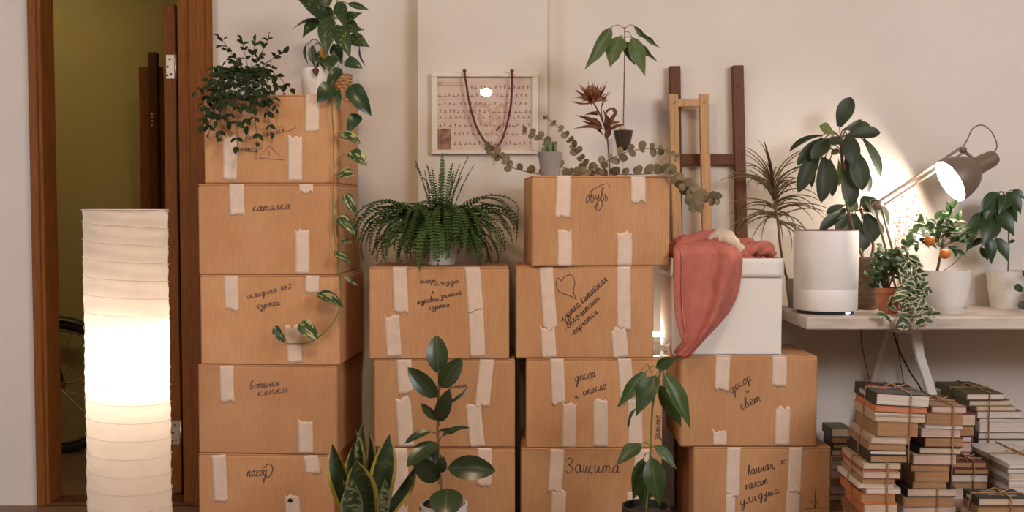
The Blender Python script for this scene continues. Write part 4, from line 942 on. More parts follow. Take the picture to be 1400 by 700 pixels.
# ------------------------------------------------------------------ desk
DF = -0.47; HD = P(1150, 434, DF).z
M_desk = mat('whitewashed_wood', (0.56, 0.47, 0.40), 0.65, var=0.22, nscale=9, stretch=(0.5, 6, 3), bump=0.2, bscale=30)
M_trestle = mat('white_metal', (0.72, 0.67, 0.60), 0.4)
dk = thing('desk', 'whitewashed wooden desk on a white trestle carrying plants and a lamp', 'desk', (1.9, -0.25, 0))
q = MB(); dl0 = P(1103, 434, DF).x; q.box(((dl0 + 2.7)/2, (DF - 0.005)/2, HD - 0.0215), (2.7 - dl0, -DF - 0.005, 0.043), None, 0.004); put('desktop', q, M_desk, dk)
zu = HD - 0.043
for ox in (0.0, 1.15):
    tx = P(1236, 450, -0.25).x + ox
    q = MB(); q.bar((tx, -0.05, zu - 0.015), (tx, DF + 0.12, zu - 0.015), 0.03, 0.03, (0, 0, 1), 0.004); q.bar((tx, -0.05, zu - 0.016), (tx, -0.3, zu - 0.016), 0.1, 0.03, (0, 0, 1), 0.003); put('trestle_bar', q, M_trestle, dk)
    for (Yl, pts, wd) in ((-0.29, [(1251, 450), (1257, 487), (1276, 545), (1279, 565), (1279, 600)], 0.032), (-0.05, [(1216, 450), (1191, 528)], 0.02)):
        w3 = [P(a, b, Yl) + Vector((ox, 0, 0)) for a, b in pts]; w3[0].z = zu - 0.01
        d = w3[-1] - w3[-2]; k = -w3[-1].z/d.z; w3.append(w3[-1] + d*k)
        q = MB()
        for i in range(len(w3)-1): q.bar(w3[i], w3[i+1] + (w3[i+1] - w3[i]).normalized()*0.004, wd, 0.025, (0, 1, 0), 0.003)
        put('leg', q, M_trestle, dk)
        m3 = [Vector((2*(tx) - v.x, Yl + (0.05 if Yl > -0.3 else 0.0) if False else v.y, v.z)) for v in w3]
        q = MB(); sh = 0.16 if Yl < -0.3 else -0.0
        for i in range(len(m3)-1):
            a_, b_ = m3[i].copy(), m3[i+1].copy(); a_.y = b_.y = -0.12
            if Yl > -0.2: continue
            q.bar(a_, b_ + (b_ - a_).normalized()*0.004, wd*0.8, 0.02, (0, 1, 0), 0.003)
        if q.v and ox > 0.5: put('leg', q, M_trestle, dk)
# cables below and on the desk
M_cable_b = mat('brown_cable', (0.16, 0.10, 0.07), 0.6)
def cable(lab, pts, Y, r, m):
    p3 = [P(a, b, Y) if not isinstance(Y, (list, tuple)) else P(a, b, Y[i]) for i, (a, b) in enumerate(pts)]
    p3 = crom(p3, 8)
    for v in p3: v.z = max(v.z, r)
    q = MB(); q.tube(p3, r, 6); o = put('power_cable', q, m, None, True); tag(o, lab, 'cable'); return o
cable('thin brown cable hanging under the desk left of the trestle legs', [(1177, 447), (1178, 470), (1184, 500), (1189, 528), (1192, 600), (1200, 705)], -0.03, 0.002, M_cable_b)
cable('black cable sagging diagonally under the desk to the bent trestle leg', [(1220, 446), (1228, 475), (1244, 508), (1262, 540), (1270, 600), (1272, 702)], -0.06, 0.0032, M_black)
cable('thin brown cable hanging straight between the two trestle legs', [(1226, 447), (1230, 490), (1236, 530), (1238, 600), (1240, 705)], -0.03, 0.002, M_cable_b)

# --- air purifier
AYd = -0.30; c = P(1128, 430, AYd); R_ = 43/S(AYd); ht = P(1128, 315, AYd).z - HD
M_white_pl = mat('white_plastic', (0.80, 0.76, 0.72), 0.45); M_taupe = mat('taupe_plastic', (0.20, 0.11, 0.09), 0.5)
ap = thing('air_purifier', 'white cylindrical air purifier with a dark foot on the desk', 'air purifier', (c.x, AYd, HD))
q = MB(); q.lathe([(0, 0), (R_*0.86, 0), (R_*0.88, 0.014), (0, 0.014)], (c.x, AYd, HD), 40); put('foot', q, M_black, ap, 'angle')
q = MB(); q.lathe([(0, 0.013), (R_*0.95, 0.013), (R_*0.985, 0.018), (R_*0.99, 0.088), (R_*0.985, 0.089), (R_*0.985, 0.0905), (R_*0.99, 0.0915), (R_, ht - 0.006), (R_*0.985, ht - 0.001), (R_*0.93, ht - 0.001), (R_*0.93, ht - 0.012), (0, ht - 0.012)], (c.x, AYd, HD), 56); put('body', q, M_white_pl, ap, 'angle')
q = MB(); q.lathe([(R_*0.945, ht - 0.006), (R_*0.985, ht - 0.002), (R_*0.98, ht + 0.003), (R_*0.90, ht + 0.003), (R_*0.86, ht - 0.009), (0, ht - 0.009)], (c.x, AYd, HD), 48); put('top_grille', q, M_taupe, ap, 'angle')
q = MB(); a_ = math.radians(-58); q.ball((c.x + R_*0.87*math.cos(a_), AYd + R_*0.87*math.sin(a_), HD + 0.007), 0.006, 10, 6, (2, 1, 0.7)); put('status_light', q, emit('blue_led', (0.35, 0.45, 1.0), 6), ap, True)

# --- dracaena
KY = -0.11; c = P(1093, 425, KY)
pl = plant('dracaena', 'spindly dracaena with thin arching grassy leaves behind the white box', (c.x, KY, HD))
pot(pl, (c.x, KY, HD), 0.055, 0.11, M_greypot, 0.75)
q = MB(); q.tube(crom([(c.x, KY, HD + 0.1), P(1078, 385, KY), P(1068, 345, KY), P(1063, 300, KY), P(1055, 255, KY)]), 0.005, 7); put('stem', q, M_stem_b, pl, True)
M_dr = leaf_mat('dracaena_leaf', (0.15, 0.115, 0.045), (0.26, 0.13, 0.09), 'edge', rough=0.5, trans=0.15, rand=0.35)
rs = random.Random(21)
for i in range(78):
    h = rs.random(); b = P(1055 + h*9, 252 + h*56, KY); az = 2*math.pi*(i*0.618 % 1); L = rs.uniform(0.15, 0.26); lift = 1.25 - h*1.3 + rs.uniform(-0.3, 0.3); n = 9
    droop = rs.uniform(0.9, 1.9); d = Vector((math.cos(az), math.sin(az)*0.42 - 0.05, 0)); p = b.copy(); rowsL, vs, fs, uv = [], [], [], []; q = MB()
    side = Vector((-d.y, d.x, 0)).normalized()
    for k in range(n+1):
        t = k/n; w = 0.0032*(1 - t)**0.6 + 0.0002
        if p.y > -0.012: p.y = -0.012
        el = lift - droop*t; tg = d*math.cos(el) + Vector((0, 0, 1))*math.sin(el); wd = tg.cross(Vector((0.2*math.sin(i*2.3), 1, 0.3))).normalized()*w; vs += [p - wd, p + wd]
        p = p + (d*math.cos(el) + Vector((0, 0, 1))*math.sin(el))*L/n
    for k in range(n): fs.append((2*k, 2*k+1, 2*k+3, 2*k+2)); uv.append([(0.35, k/n + .01), (0.6, k/n + .01), (0.6, (k+1)/n), (0.35, (k+1)/n)])
    q.add(vs, fs, uv); put('leaf', q, M_dr, pl, True, False)
for (tx, ty) in ((1044, 188), (1047, 196), (1050, 205)):
    leaf(pl, 'strap', M_dr, P(1056, 258, KY), P(tx, ty, KY - 0.02), 0.008, arch=0.05, fold=0.3)

# --- umbrella-leaved plant in a rough brown pot
HY = -0.16; c = P(1185, 425, HY)
pl = plant('umbrella_plant', 'tall plant with drooping dark paddle leaves behind the air purifier', (c.x, HY, HD))
hp = P(1185, 352, HY).z - HD
M_rough = mat('rough_brown_clay', (0.17, 0.115, 0.075), 0.9, var=0.4, nscale=18, stretch=(1, 1, 4), bump=0.6, bscale=60)
pot(pl, (c.x, HY, HD), 18/S(HY), hp, M_rough, 0.9)
q = MB(); q.tube(crom([(c.x - 0.01, HY, HD + hp*0.9), P(1168, 320, HY), P(1156, 270, HY), P(1152, 230, HY), P(1150, 188, HY)]), [0.006]*25, 8)
q.tube(crom([(c.x + 0.01, HY, HD + hp*0.9), P(1194, 335, HY), P(1186, 310, HY), P(1176, 285, HY)]), 0.006, 7)
q.tube(crom([(c.x - 0.02, HY, HD + hp*0.9), P(1180, 340, HY), P(1190, 320, HY)]), 0.005, 6)
M_um = leaf_mat('umbrella_leaf', (0.028, 0.042, 0.016), (0.06, 0.075, 0.03), 'plain', rough=0.5, trans=0.22, rand=0.25)
M_ul = leaf_mat('umbrella_leaf_young', (0.17, 0.21, 0.07), None, 'plain', rough=0.4, trans=0.35, rand=0.15)
A_ = (1150, 190)
rows = [(1147, 173, 1164, 132, 25, 0, -0.01, 0, (1149, 188)), (1124, 186, 1079, 204, 14, 0, -0.05, 30, A_), (1126, 190, 1090, 224, 18, 0, -0.05, 5, A_), (1134, 191, 1110, 216, 22, -0.03, -0.08, 0, A_), (1118, 202, 1092, 262, 24, -0.02, -0.07, -5, (1150, 200)),
    (1126, 215, 1124, 276, 24, -0.04, -0.08, 0, (1150, 205)), (1133, 218, 1139, 268, 18, -0.03, -0.06, 0, (1150, 208)), (1152, 178, 1180, 164, 10, 0.01, 0.03, 40, A_), (1158, 186, 1205, 180, 20, 0, 0.0, 15, A_), (1162, 180, 1190, 169, 16, 0.02, 0.04, 10, A_),
    (1160, 184, 1166, 224, 27, -0.04, -0.09, 0, A_), (1180, 190, 1206, 240, 18, 0, -0.02, -10, (1155, 190)), (1166, 205, 1180, 260, 29, -0.03, -0.07, 5, (1152, 200)), (1155, 232, 1164, 283, 27, -0.02, -0.05, 0, (1153, 222)), (1174, 225, 1190, 262, 20, 0, 0, -10, (1153, 215)),
    (1114, 226, 1109, 256, 9, 0, 0, 30, (1150, 210)), (1150, 190, 1135, 196, 16, -0.05, -0.1, 0, A_), (1168, 190, 1160, 240, 22, 0.0, 0.02, 0, A_),
    (1154, 281, 1130, 291, 13, 0, -0.04, 20, (1172, 284)), (1156, 286, 1121, 314, 18, 0, -0.05, 0, (1172, 286)), (1158, 292, 1143, 316, 16, -0.02, -0.05, 0, (1172, 288)), (1184, 276, 1216, 307, 27, -0.01, -0.04, -5, (1176, 284)), (1184, 292, 1196, 330, 29, -0.02, -0.035, 0, (1176, 288)),
    (1178, 306, 1182, 342, 24, -0.02, -0.05, 0, (1178, 290)), (1178, 270, 1200, 288, 24, 0.0, -0.02, 20, (1176, 284)), (1168, 292, 1166, 318, 20, 0.01, 0.0, 0, (1174, 288)), (1190, 300, 1208, 320, 18, 0.01, 0.0, 0, (1178, 290))]
px_leaves(pl, M_um, 'paddle', HY, [(r[0], r[1], r[2], r[3], r[4]*0.92) + r[5:] for r in rows], q, 0.0022, arch=0.12, fold=0.2)
px_leaves(pl, M_ul, 'obovate', HY, [(1141, 184, 1121, 172, 19, -0.02, -0.04, 0), (1146, 215, 1148, 254, 10, 0.01, 0, 0), (1150, 205, 1136, 210, 9, 0, 0, 0), (1170, 270, 1163, 290, 16, 0.0, -0.02, 0), (1166, 290, 1154, 314, 18, 0.02, 0.03, 0)], arch=0.1, fold=0.2)
put('stem', q, M_stem_b, pl, True)

# --- terracotta pot herb
EY = -0.33; c = P(1214, 428, EY); rt = 17/S(EY)
pl = plant('potted_herb', 'small green herb with rounded leaves in a terracotta pot', (c.x, EY, HD))
pot(pl, (c.x, EY, HD), rt*0.95, P(1214, 393, EY).z - HD, M_terra, 0.72, rim=0.004)
M_hb = leaf_mat('herb_leaf', (0.05, 0.095, 0.030), (0.12, 0.17, 0.06), 'plain', rough=0.5, trans=0.25, rand=0.35)
rs = random.Random(31); q = MB(); sb = Vector((c.x, EY, P(1214, 397, EY).z))
for (tx, ty) in ((1192, 360), (1198, 345), (1206, 338), (1216, 345), (1222, 352), (1232, 340), (1240, 330), (1212, 362), (1228, 365), (1186, 375), (1248, 318), (1190, 392), (1236, 355), (1203, 370), (1196, 380)):
    e = P(tx, ty, EY + rs.uniform(-0.06, 0.03)); pc = crom([sb, sb.lerp(e, 0.5) + Vector((0, 0, 0.015)), e], 5); q.tube(pc, 0.0014, 5)
    for k in (4, 6, 7, 8, 9, 10):
        b = pc[k]
        for _ in (0, 1):
            d = Vector((rs.uniform(-1, 1), rs.uniform(-0.9, 0.3), rs.uniform(-0.4, 0.8))).normalized(); ln = rs.uniform(0.020, 0.032)
            leaf(pl, 'oval', M_hb, b, b + d*ln, ln*0.72, nrm=(rs.uniform(-.4, .4), -0.8, 0.6), arch=0.15, fold=0.15)
put('stem', q, M_stem_b, pl, True)
q = MB(); q.bar(P(1206, 398, EY - 0.01), P(1196, 364, EY - 0.01), 0.009, 0.002, (0, 1, 0)); o = put('plant_label', q, M_white_pl, pl)

# --- variegated ivy trailing over the desk edge
IY = -0.40; c = P(1243, 433, IY)
pl = plant('variegated_ivy', 'cream-edged variegated trailing plant hanging over the desk edge', (c.x, IY, HD))
pot(pl, (c.x, IY, HD), 0.034, 0.055, M_terra, 0.75)
M_iv = leaf_mat('ivy_leaf', (0.045, 0.085, 0.03), (0.60, 0.55, 0.38), 'rim', rough=0.45, trans=0.2, rand=0.25)
rs = random.Random(41); q = MB(); sb = Vector((c.x, IY, HD + 0.05))
tips = [((1240, 455), 1), ((1255, 450), 1), ((1262, 443), 1), ((1278, 435), 1), ((1232, 440), 1), ((1206, 436), 1), ((1246, 440), 1), ((1230, 365), 0), ((1243, 350), 0), ((1252, 360), 0), ((1258, 378), 0), ((1236, 380), 0), ((1262, 392), 0), ((1228, 398), 0), ((1250, 372), 0), ((1240, 395), 0), ((1258, 402), 0), ((1250, 415), 0), ((1238, 345), 0)]
for (tp, hang) in tips:
    e = P(tp[0], tp[1], DF - 0.03 if hang else IY + (rs.uniform(-0.06, -0.015) if tp[0] < 1248 else rs.uniform(-0.05, 0.03)))
    mid = Vector(((sb.x + e.x)/2, (IY + DF)/2 - 0.015, HD + 0.07)) if hang else sb.lerp(e, 0.5) + Vector((0, -0.01, 0.02))
    pc = crom([sb, mid, e], 6); q.tube(pc, 0.0015, 5)
    for k in range(3, len(pc), 2 if hang else 3):
        for _ in ((0, 1) if k > 6 else (0,)):
            d = Vector((rs.uniform(-1, 1), rs.uniform(-0.9, 0.0), rs.uniform(-0.9, 0.4))).normalized(); ln = rs.uniform(0.026, 0.042)
            leaf(pl, 'oval', M_iv, pc[k], pc[k] + d*ln, ln*0.68, nrm=(rs.uniform(-.4, .4), -0.9, 0.4), arch=0.15, fold=0.2, wave=0.5)
put('stem', q, M_stem_g, pl, True)

# --- citrus tree
OY = -0.27; c = P(1291, 428, OY)
pl = plant('citrus_tree', 'small citrus tree with two orange fruits in a round white pot', (c.x, OY, HD))
pot(pl, (c.x, OY, HD), 33/S(OY), P(1291, 369, OY).z - HD, M_white_cer, 0.70, belly=0.09, saucer=True)
q = MB(); tp = P(1288, 338, OY); sb = Vector((P(1287, 0, OY).x, OY, P(1287, 376, OY).z)); q.tube([sb, sb.lerp(tp, 0.5), tp], 0.005, 7)
q.tube(crom([sb, P(1302, 362, OY), P(1318, 345, OY)]), 0.0018, 5)
M_ci = leaf_mat('citrus_leaf', (0.035, 0.07, 0.022), (0.09, 0.13, 0.04), 'plain', rough=0.6, trans=0.2, rand=0.35)
rs = random.Random(51)
for (tx, ty) in ((1258, 330), (1252, 318), (1266, 308), (1278, 300), (1290, 292), (1300, 286), (1308, 300), (1318, 310), (1322, 322), (1310, 330), (1300, 318), (1284, 318), (1270, 322), (1294, 306), (1276, 330), (1305, 342), (1256, 305), (1245, 335), (1330, 325)):
    e = P(tx, ty, OY + rs.uniform(-0.06, 0.06)); pc = crom([tp, tp.lerp(e, 0.5) + Vector((0, 0, 0.008)), e], 5); q.tube(pc, 0.0014, 5)
    for k in (5, 7, 8, 9, 10):
        d = ((e - tp).normalized()*0.5 + Vector((rs.uniform(-1, 1), rs.uniform(-0.9, 0.3), rs.uniform(-0.6, 0.7)))).normalized(); ln = rs.uniform(0.032, 0.05)
        leaf(pl, 'lance', M_ci, pc[k], pc[k] + d*ln, ln*0.48, nrm=(rs.uniform(-.4, .4), -0.7, 0.7), arch=0.12, fold=0.25)
put('stem', q, M_stem_b, pl, True)
M_or = mat('orange_peel', (0.62, 0.19, 0.022), 0.45, bump=0.2, bscale=300)
for (ox, oy) in ((1271, 329), (1292, 347)):
    q = MB(); p = P(ox, oy, OY - 0.065); q.ball(p, 7.2/S(OY), 20, 12, (1, 1, 0.95)); fo = put('fruit', q, M_or, pl, True)
    q = MB(); q.tube(crom([p + Vector((0, 0, 0.016)), p.lerp(tp, 0.4) + Vector((0, 0, 0.02)), tp]), 0.0014, 5); put('fruit_stalk', q, M_stem_g, fo, True)

# --- broad-leaved plant in the right white pot
QY = -0.10; c = P(1377, 419, QY)
pl = plant('broad_leaf_plant', 'plant with broad drooping leaves on a thin bare stem in a tapered white pot', (c.x, QY, HD))
pot(pl, (c.x, QY, HD), 28/S(QY), P(1377, 370, QY).z - HD, M_white_cer, 0.76)
q = MB(); q.tube(crom([(c.x, QY, P(1379, 378, QY).z), P(1379, 340, QY), P(1378, 300, QY), P(1374, 266, QY)]), 0.0028, 6)
M_bl = leaf_mat('broad_leaf', (0.035, 0.07, 0.024), (0.10, 0.14, 0.045), 'plain', rough=0.35, trans=0.2, rand=0.3)
B_ = (1376, 272)
rows = [(1376, 262, 1397, 292, 20, -0.02, -0.05, 0, B_), (1366, 264, 1338, 292, 21, -0.02, -0.06, 0, B_), (1360, 268, 1345, 305, 20, -0.03, -0.06, 0, B_), (1352, 292, 1318, 322, 22, -0.03, -0.07, 10, (1377, 285)), (1362, 288, 1388, 322, 24, -0.03, -0.07, 0, (1377, 285)), (1356, 296, 1344, 335, 28, -0.04, -0.09, 0, (1377, 290)),
    (1350, 322, 1357, 361, 18, -0.03, -0.05, 0, (1378, 305)), (1360, 325, 1380, 358, 19, -0.02, -0.05, 0, (1378, 308)), (1346, 326, 1322, 341, 10, -0.02, -0.04, 20, (1378, 312)), (1384, 260, 1402, 272, 12, 0.0, -0.02, 10, B_), (1368, 276, 1362, 312, 20, 0.0, 0.0, 0, B_), (1340, 300, 1320, 345, 12, 0, -0.02, 30, (1377, 290)),
    (1375, 280, 1392, 305, 16, 0.0, 0.0, 0, B_), (1340, 338, 1352, 356, 9, -0.02, -0.03, 30, (1378, 315)), (1376, 266, 1366, 292, 18, -0.04, -0.08, 0, B_)]
px_leaves(pl, M_bl, 'lance', QY, rows, q, 0.0016, arch=0.12, fold=0.2)
px_leaves(pl, M_bl, 'oval', QY, [(1379, 332, 1388, 328, 5, 0, 0, 0)])
put('stem', q, M_stem_b, pl, True)
# --- small plant at the desk's far side whose leaves reach into view
ZY = -0.25; c = P(1432, 428, ZY)
pl = plant('round_leaf_plant', 'small dark round-leaved plant in a grey pot next to the tapered white pot', (c.x, ZY, HD)); pot(pl, (c.x, ZY, HD), 0.05, 0.09, M_greypot, 0.75)
q = MB(); sb = Vector((c.x, ZY, HD + 0.08))
for (tx, ty, w) in ((1387, 394, 12), (1393, 421, 12), (1398, 372, 12), (1420, 360, 14), (1440, 368, 14), (1455, 385, 14), (1410, 405, 13), (1430, 375, 14)):
    e = P(tx, ty, ZY - 0.02); b = e + (sb - e).normalized()*0.034; q.tube(crom([sb, sb.lerp(b, 0.6) + Vector((0, 0, 0.012)), b], 4), 0.0014, 5); leaf(pl, 'round', M_um, b, e, 0.034, arch=0.1)
put('stem', q, M_stem_g, pl, True)
cable('black cable lying along the back of the desk behind the white pots', [(1318, 424), (1330, 425), (1352, 426), (1376, 427), (1402, 425), (1440, 424)], [-0.14, -0.155, -0.19, -0.2, -0.18, -0.16], 0.003, M_black)

# --- dried reddish sprig behind the herb
XY = -0.07; c = P(1228, 424, XY)
pl = thing('dried_sprig', 'wispy dried reddish sprig in a bottle under the desk lamp arm', 'branch', (c.x, XY, HD))
q = MB(); q.lathe([(0, 0), (0.022, 0), (0.024, 0.06), (0.009, 0.085), (0.009, 0.12), (0.008, 0.12), (0.008, 0.086), (0.021, 0.06), (0, 0.004)], (c.x, XY, HD), 20); put('bottle', q, M_glass, pl, 'angle')
M_sp = leaf_mat('dried_red_leaf', (0.42, 0.16, 0.09), None, 'plain', 0.7, 0.3, 0.2); q = MB(); rs = random.Random(61)
for (tx, ty) in ((1222, 275), (1232, 262), (1242, 258), (1250, 270), (1238, 285), (1228, 300), (1254, 290)):
    pc = crom([(c.x, XY, HD + 0.02), P((1228 + tx)/2, 340, XY), P(tx, ty, XY)], 9); q.tube(pc, 0.0008, 4)
    for k in range(9, 19):
        d = Vector((rs.uniform(-1, 1), rs.uniform(-0.6, 0.1), rs.uniform(-0.6, 0.6))).normalized(); leaf(pl, 'oval', M_sp, pc[k], pc[k] + d*0.012, 0.006)
put('stem', q, M_stem_b, pl, True)

# ------------------------------------------------------------------ desk lamp
M_lampm = mat('taupe_lamp_metal', (0.20, 0.14, 0.10), 0.4, metal=0.2); M_inner = mat('lamp_inner_white', (0.85, 0.82, 0.78), 0.4)
KLY = -0.19
c = P(1232, 424, -0.17)
dlm = thing('desk_lamp', 'lit taupe architect desk lamp with a tilted dome shade over the citrus tree', 'lamp', (c.x, -0.17, HD))
q = MB(); q.lathe([(0, 0), (0.075, 0), (0.077, 0.012), (0.07, 0.018), (0.014, 0.022), (0.012, 0.05), (0, 0.05)], (c.x, -0.17, HD), 36); put('base', q, M_lampm, dlm, 'angle')
el = P(1200, 281, -0.25); hd = P(1316, 205, KLY)
lo_ = Vector((c.x, -0.17, HD + 0.045)); q = MB()
for s_ in (-1, 1): q.tube([lo_ + Vector((0.012*s_, 0, 0)), el + Vector((0.012*s_, 0, 0))], 0.0045, 8)
put('lower_arm', q, M_lampm, dlm, True)
q = MB(); dd = (hd - el).normalized(); pp = dd.cross(Vector((0, 1, 0))).normalized()
q.bar(el + pp*0.010 - dd*0.02, hd + pp*0.010, 0.009, 0.009, (0, 1, 0), 0.001); q.bar(el - pp*0.010, hd - pp*0.010, 0.007, 0.007, (0, 1, 0), 0.001); put('upper_arm', q, M_lampm, dlm)
q = MB(); q.tube([el + Vector((0, -0.016, 0)), el + Vector((0, 0.016, 0))], 0.016, 14); put('elbow_joint', q, M_lampm, dlm, True)
q = MB(); q.tube(crom([el + dd*0.02 + pp*0.01, el + dd*(-0.01) + pp*0.03, el - dd*0.03 + pp*0.005]), 0.0015, 5); put('spring', q, M_lampm, dlm, True)
ax = Vector((-0.88, -0.03, -0.48)).normalized()            # direction the shade points
oc = P(1299.5, 248, KLY - 0.03)                           # centre of the opening
RA = 31/S(KLY); yy = Vector((0, 0, 1)); xx = (yy - ax*yy.dot(ax)).normalized(); y2 = ax.cross(xx)
MS = Matrix((xx, y2, -ax)).transposed().to_4x4(); MS.translation = oc      # local +z runs back along the shade
n_ = 12; outer = [(RA*math.cos(math.radians(6 + 72*i/n_))/math.cos(math.radians(6)), 0.115*math.sin(math.radians(84*i/n_))) for i in range(n_+1)]
inner = [(r - 0.002, zz - 0.0015 if zz > 0.002 else 0) for r, zz in outer[::-1]]
q = MB(); q.lathe(outer, MS, 44); sh = put('shade', q, M_lampm, dlm, True)
q = MB(); q.lathe(inner, MS, 44); put('shade_lining', q, M_inner, sh, True)
q = MB(); q.lathe([(RA - 0.002, 0), (RA + 0.001, -0.001), (RA + 0.001, 0.003)], MS, 44); put('shade_rim', q, M_lampm, sh, True)
q = MB(); q.lathe([(0.0, 0.10), (0.031, 0.10), (0.034, 0.112), (0.031, 0.118), (0.031, 0.172), (0.024, 0.190), (0, 0.195)], MS, 28); so = put('socket_housing', q, M_lampm, dlm, 'angle')
q = MB()
for i in range(6): q.box((0, 0.0312, 0.125 + i*0.006), (0.03, 0.0015, 0.0025), MS @ Matrix.Rotation(-0.9, 4, 'Z')); 
put('cooling_slots', q, M_black, so)
sk = MS @ Vector((0.02, 0, 0.12))
q = MB(); q.tube([hd, sk], 0.006, 8); q.tube([hd + Vector((0, -0.014, 0)), hd + Vector((0, 0.014, 0))], 0.010, 12); put('head_joint', q, M_lampm, dlm, True)
ce = MS @ Vector((0.012, 0, 0.190))
q = MB(); q.tube(crom([hd + Vector((0, 0, 0.01)), P(1322, 192, KLY), P(1330, 176, KLY), P(1343, 171, KLY), P(1356, 181, KLY), P(1363, 198, KLY), ce], 7), 0.0024, 6); put('cord', q, M_cable_b, dlm, True)
M_bulb2 = emit('desk_bulb_glow', (1.0, 0.86, 0.72), 270)
q = MB(); q.lathe([(0, 0.004), (0.026, 0.010), (0.040, 0.032), (0.036, 0.056), (0.018, 0.078), (0.013, 0.102), (0, 0.102)], MS, 24); put('bulb', q, M_bulb2, dlm, True)
# ------------------------------------------------------------------ framed chart and bead necklace on the pilaster
W0 = -0.06; wpt = Vector((0, W0 - 0.012, 0)); wn = Vector((0, -1, 0))
M_white_fr = mat('white_frame', (0.76, 0.69, 0.61), 0.5)
M_print = mat('chart_paper', (0.82, 0.70, 0.62), 0.7, var=0.03, nscale=12, color2=(0.78, 0.64, 0.56))
M_pr_ink = mat('chart_ink', (0.36, 0.22, 0.19), 0.8); M_photo = mat('chart_photo', (0.38, 0.20, 0.15), 0.6, var=0.5, nscale=40)
a = P(590, 101, W0); b = P(736, 211, W0)
pc_ = thing('framed_chart', 'white framed chart of rows of tiny figures behind glass with a necklace over it', 'picture', ((a.x + b.x)/2, W0, (a.z + b.z)/2))
fw = 8/S(W0)
q = MB()
for (x0, x1, z0, z1) in ((a.x, b.x, a.z - fw*0.6, a.z), (a.x, b.x, b.z, b.z + fw*0.6), (a.x, a.x + fw, b.z + fw*0.6, a.z - fw*0.6), (b.x - fw, b.x, b.z + fw*0.6, a.z - fw*0.6)):
    q.box(((x0 + x1)/2, W0 - 0.011, (z0 + z1)/2), (x1 - x0, 0.022, z1 - z0), None, 0.002)
put('frame', q, M_white_fr, pc_)
q = MB(); q.box(((a.x + b.x)/2, W0 - 0.005, (a.z + b.z)/2), (b.x - a.x - fw*1.2, 0.008, a.z - b.z - fw*0.8)); sheet_ = put('print', q, M_print, pc_)
ppt = Vector((0, W0 - 0.0095, 0)); rs = random.Random(71); q = MB()
def seg(x0, y0, x1, y1, w=0.8): ribbon_px(q, [(x0, y0), (x1, y1)], w, ppt, wn, 0.0005, 0)
for k in range(22): seg(606 + k*1.35, 113.5, 607 + k*1.35, 113.5, 1.3)
for k in range(26): seg(605.5 + k*1.2, 117, 606.3 + k*1.2, 117, 1.3)
ribbon_px(q, [(600 + 2.4*math.cos(t*0.7) + 1.5, 114.5 + 2.4*math.sin(t*0.7)) for t in range(10)], 0.9, ppt, wn, 0.0005, 0)
ys = [119.5, 130.5, 142, 152.5, 160.5, 171, 183, 196]
for r, y0 in enumerate(ys):
    x = 645 if r == 0 else 602
    if r >= 6: x = 622
    while x < 726:
        kd = rs.random(); s_ = rs.uniform(0.8, 1.2)
        if kd < 0.35: seg(x, y0 + 2, x, y0 - 3*s_, 0.9); seg(x - 1.3, y0 - 0.5, x + 1.3, y0 - 1.5, 0.8)
        elif kd < 0.6: seg(x - 2.6, y0 + 1.5, x + 2.6, y0 + 1.2, 1.0); seg(x - 2, y0 + 1, x - 0.4, y0 - 0.8*s_, 0.9)
        elif kd < 0.8: seg(x - 1.8, y0 + 2, x, y0 - 1.8*s_, 0.9); seg(x, y0 - 1.8*s_, x + 1.8, y0 + 2, 0.9)
        else: seg(x - 2, y0 + 1.5, x + 2, y0 + 1.5, 1.1); seg(x, y0 + 1.2, x + 0.3, y0 - 2*s_, 1.1)
        x += rs.uniform(5.2, 8.0)
    if r in (1, 4): seg(600, y0 + 5.2, 726, y0 + 4.8, 0.4)
seg(599, 106.5, 728, 106.5, 0.5); seg(599, 206, 728, 206, 0.4)
put('printed_figures', q, M_pr_ink, sheet_, False, False)
q = MB(); ribbon_px(q, [(607.5, 176), (607.5, 204.5)], 18, ppt, wn, 0.0004, 0); put('printed_photo', q, M_photo, sheet_, False, False)
M_wm = mat('chart_pale_motif', (0.74, 0.50, 0.41), 0.8); q = MB()
ribbon_px(q, [(652, 180), (645, 160), (652, 143), (668, 148), (672, 165), (660, 170), (655, 155)], 6, ppt, wn, 0.0002, 6); ribbon_px(q, [(668, 185), (682, 170), (678, 150), (690, 145), (692, 165), (680, 180)], 6, ppt, wn, 0.0002, 6)
put('printed_motif', q, M_wm, sheet_, False, False)
q = MB(); q.box(((a.x + b.x)/2, W0 - 0.0145, (a.z + b.z)/2), (b.x - a.x - fw*1.6, 0.002, a.z - b.z - fw*1.1)); put('glass', q, pane_mat('picture_glass', (0.97, 0.96, 0.95), 0.01, 1.0), pc_)
NY = W0 - 0.033
npts = crom([P(*p, NY) for p in ((635, 97), (635.5, 103), (638, 118), (642, 142), (649, 167), (658, 186), (667, 198), (673, 203), (680, 200), (687, 189), (693, 170), (698, 145), (700, 118), (700, 97))], 12)
nk = thing('bead_necklace', 'long strand of dark red beads hung from two pins over the framed chart', 'necklace', npts[0])
M_bead = mat('dark_red_bead', (0.15, 0.025, 0.018), 0.35); q = MB(); q.tube(npts, 0.001, 4); put('cord', q, M_bead, nk, True)
acc = 0; q = MB(); L = [0]
for i in range(1, len(npts)): L.append(L[-1] + (npts[i] - npts[i-1]).length)
s_ = 0.004; i = 1
while s_ < L[-1]:
    while L[i] < s_: i += 1
    t = (s_ - L[i-1])/(L[i] - L[i-1]); q.ball(npts[i-1].lerp(npts[i], t), 0.0052, 7, 5); s_ += 0.0085
o = put('bead_strand', q, M_bead, nk, True); o['kind'] = 'stuff'
for p in (npts[0], npts[-1]):
    q = MB(); q.ball(p, 0.0075, 12, 8); q.tube([p, (p.x, W0, p.z)], 0.002, 6); put('pin', q, M_bead, nk, True)
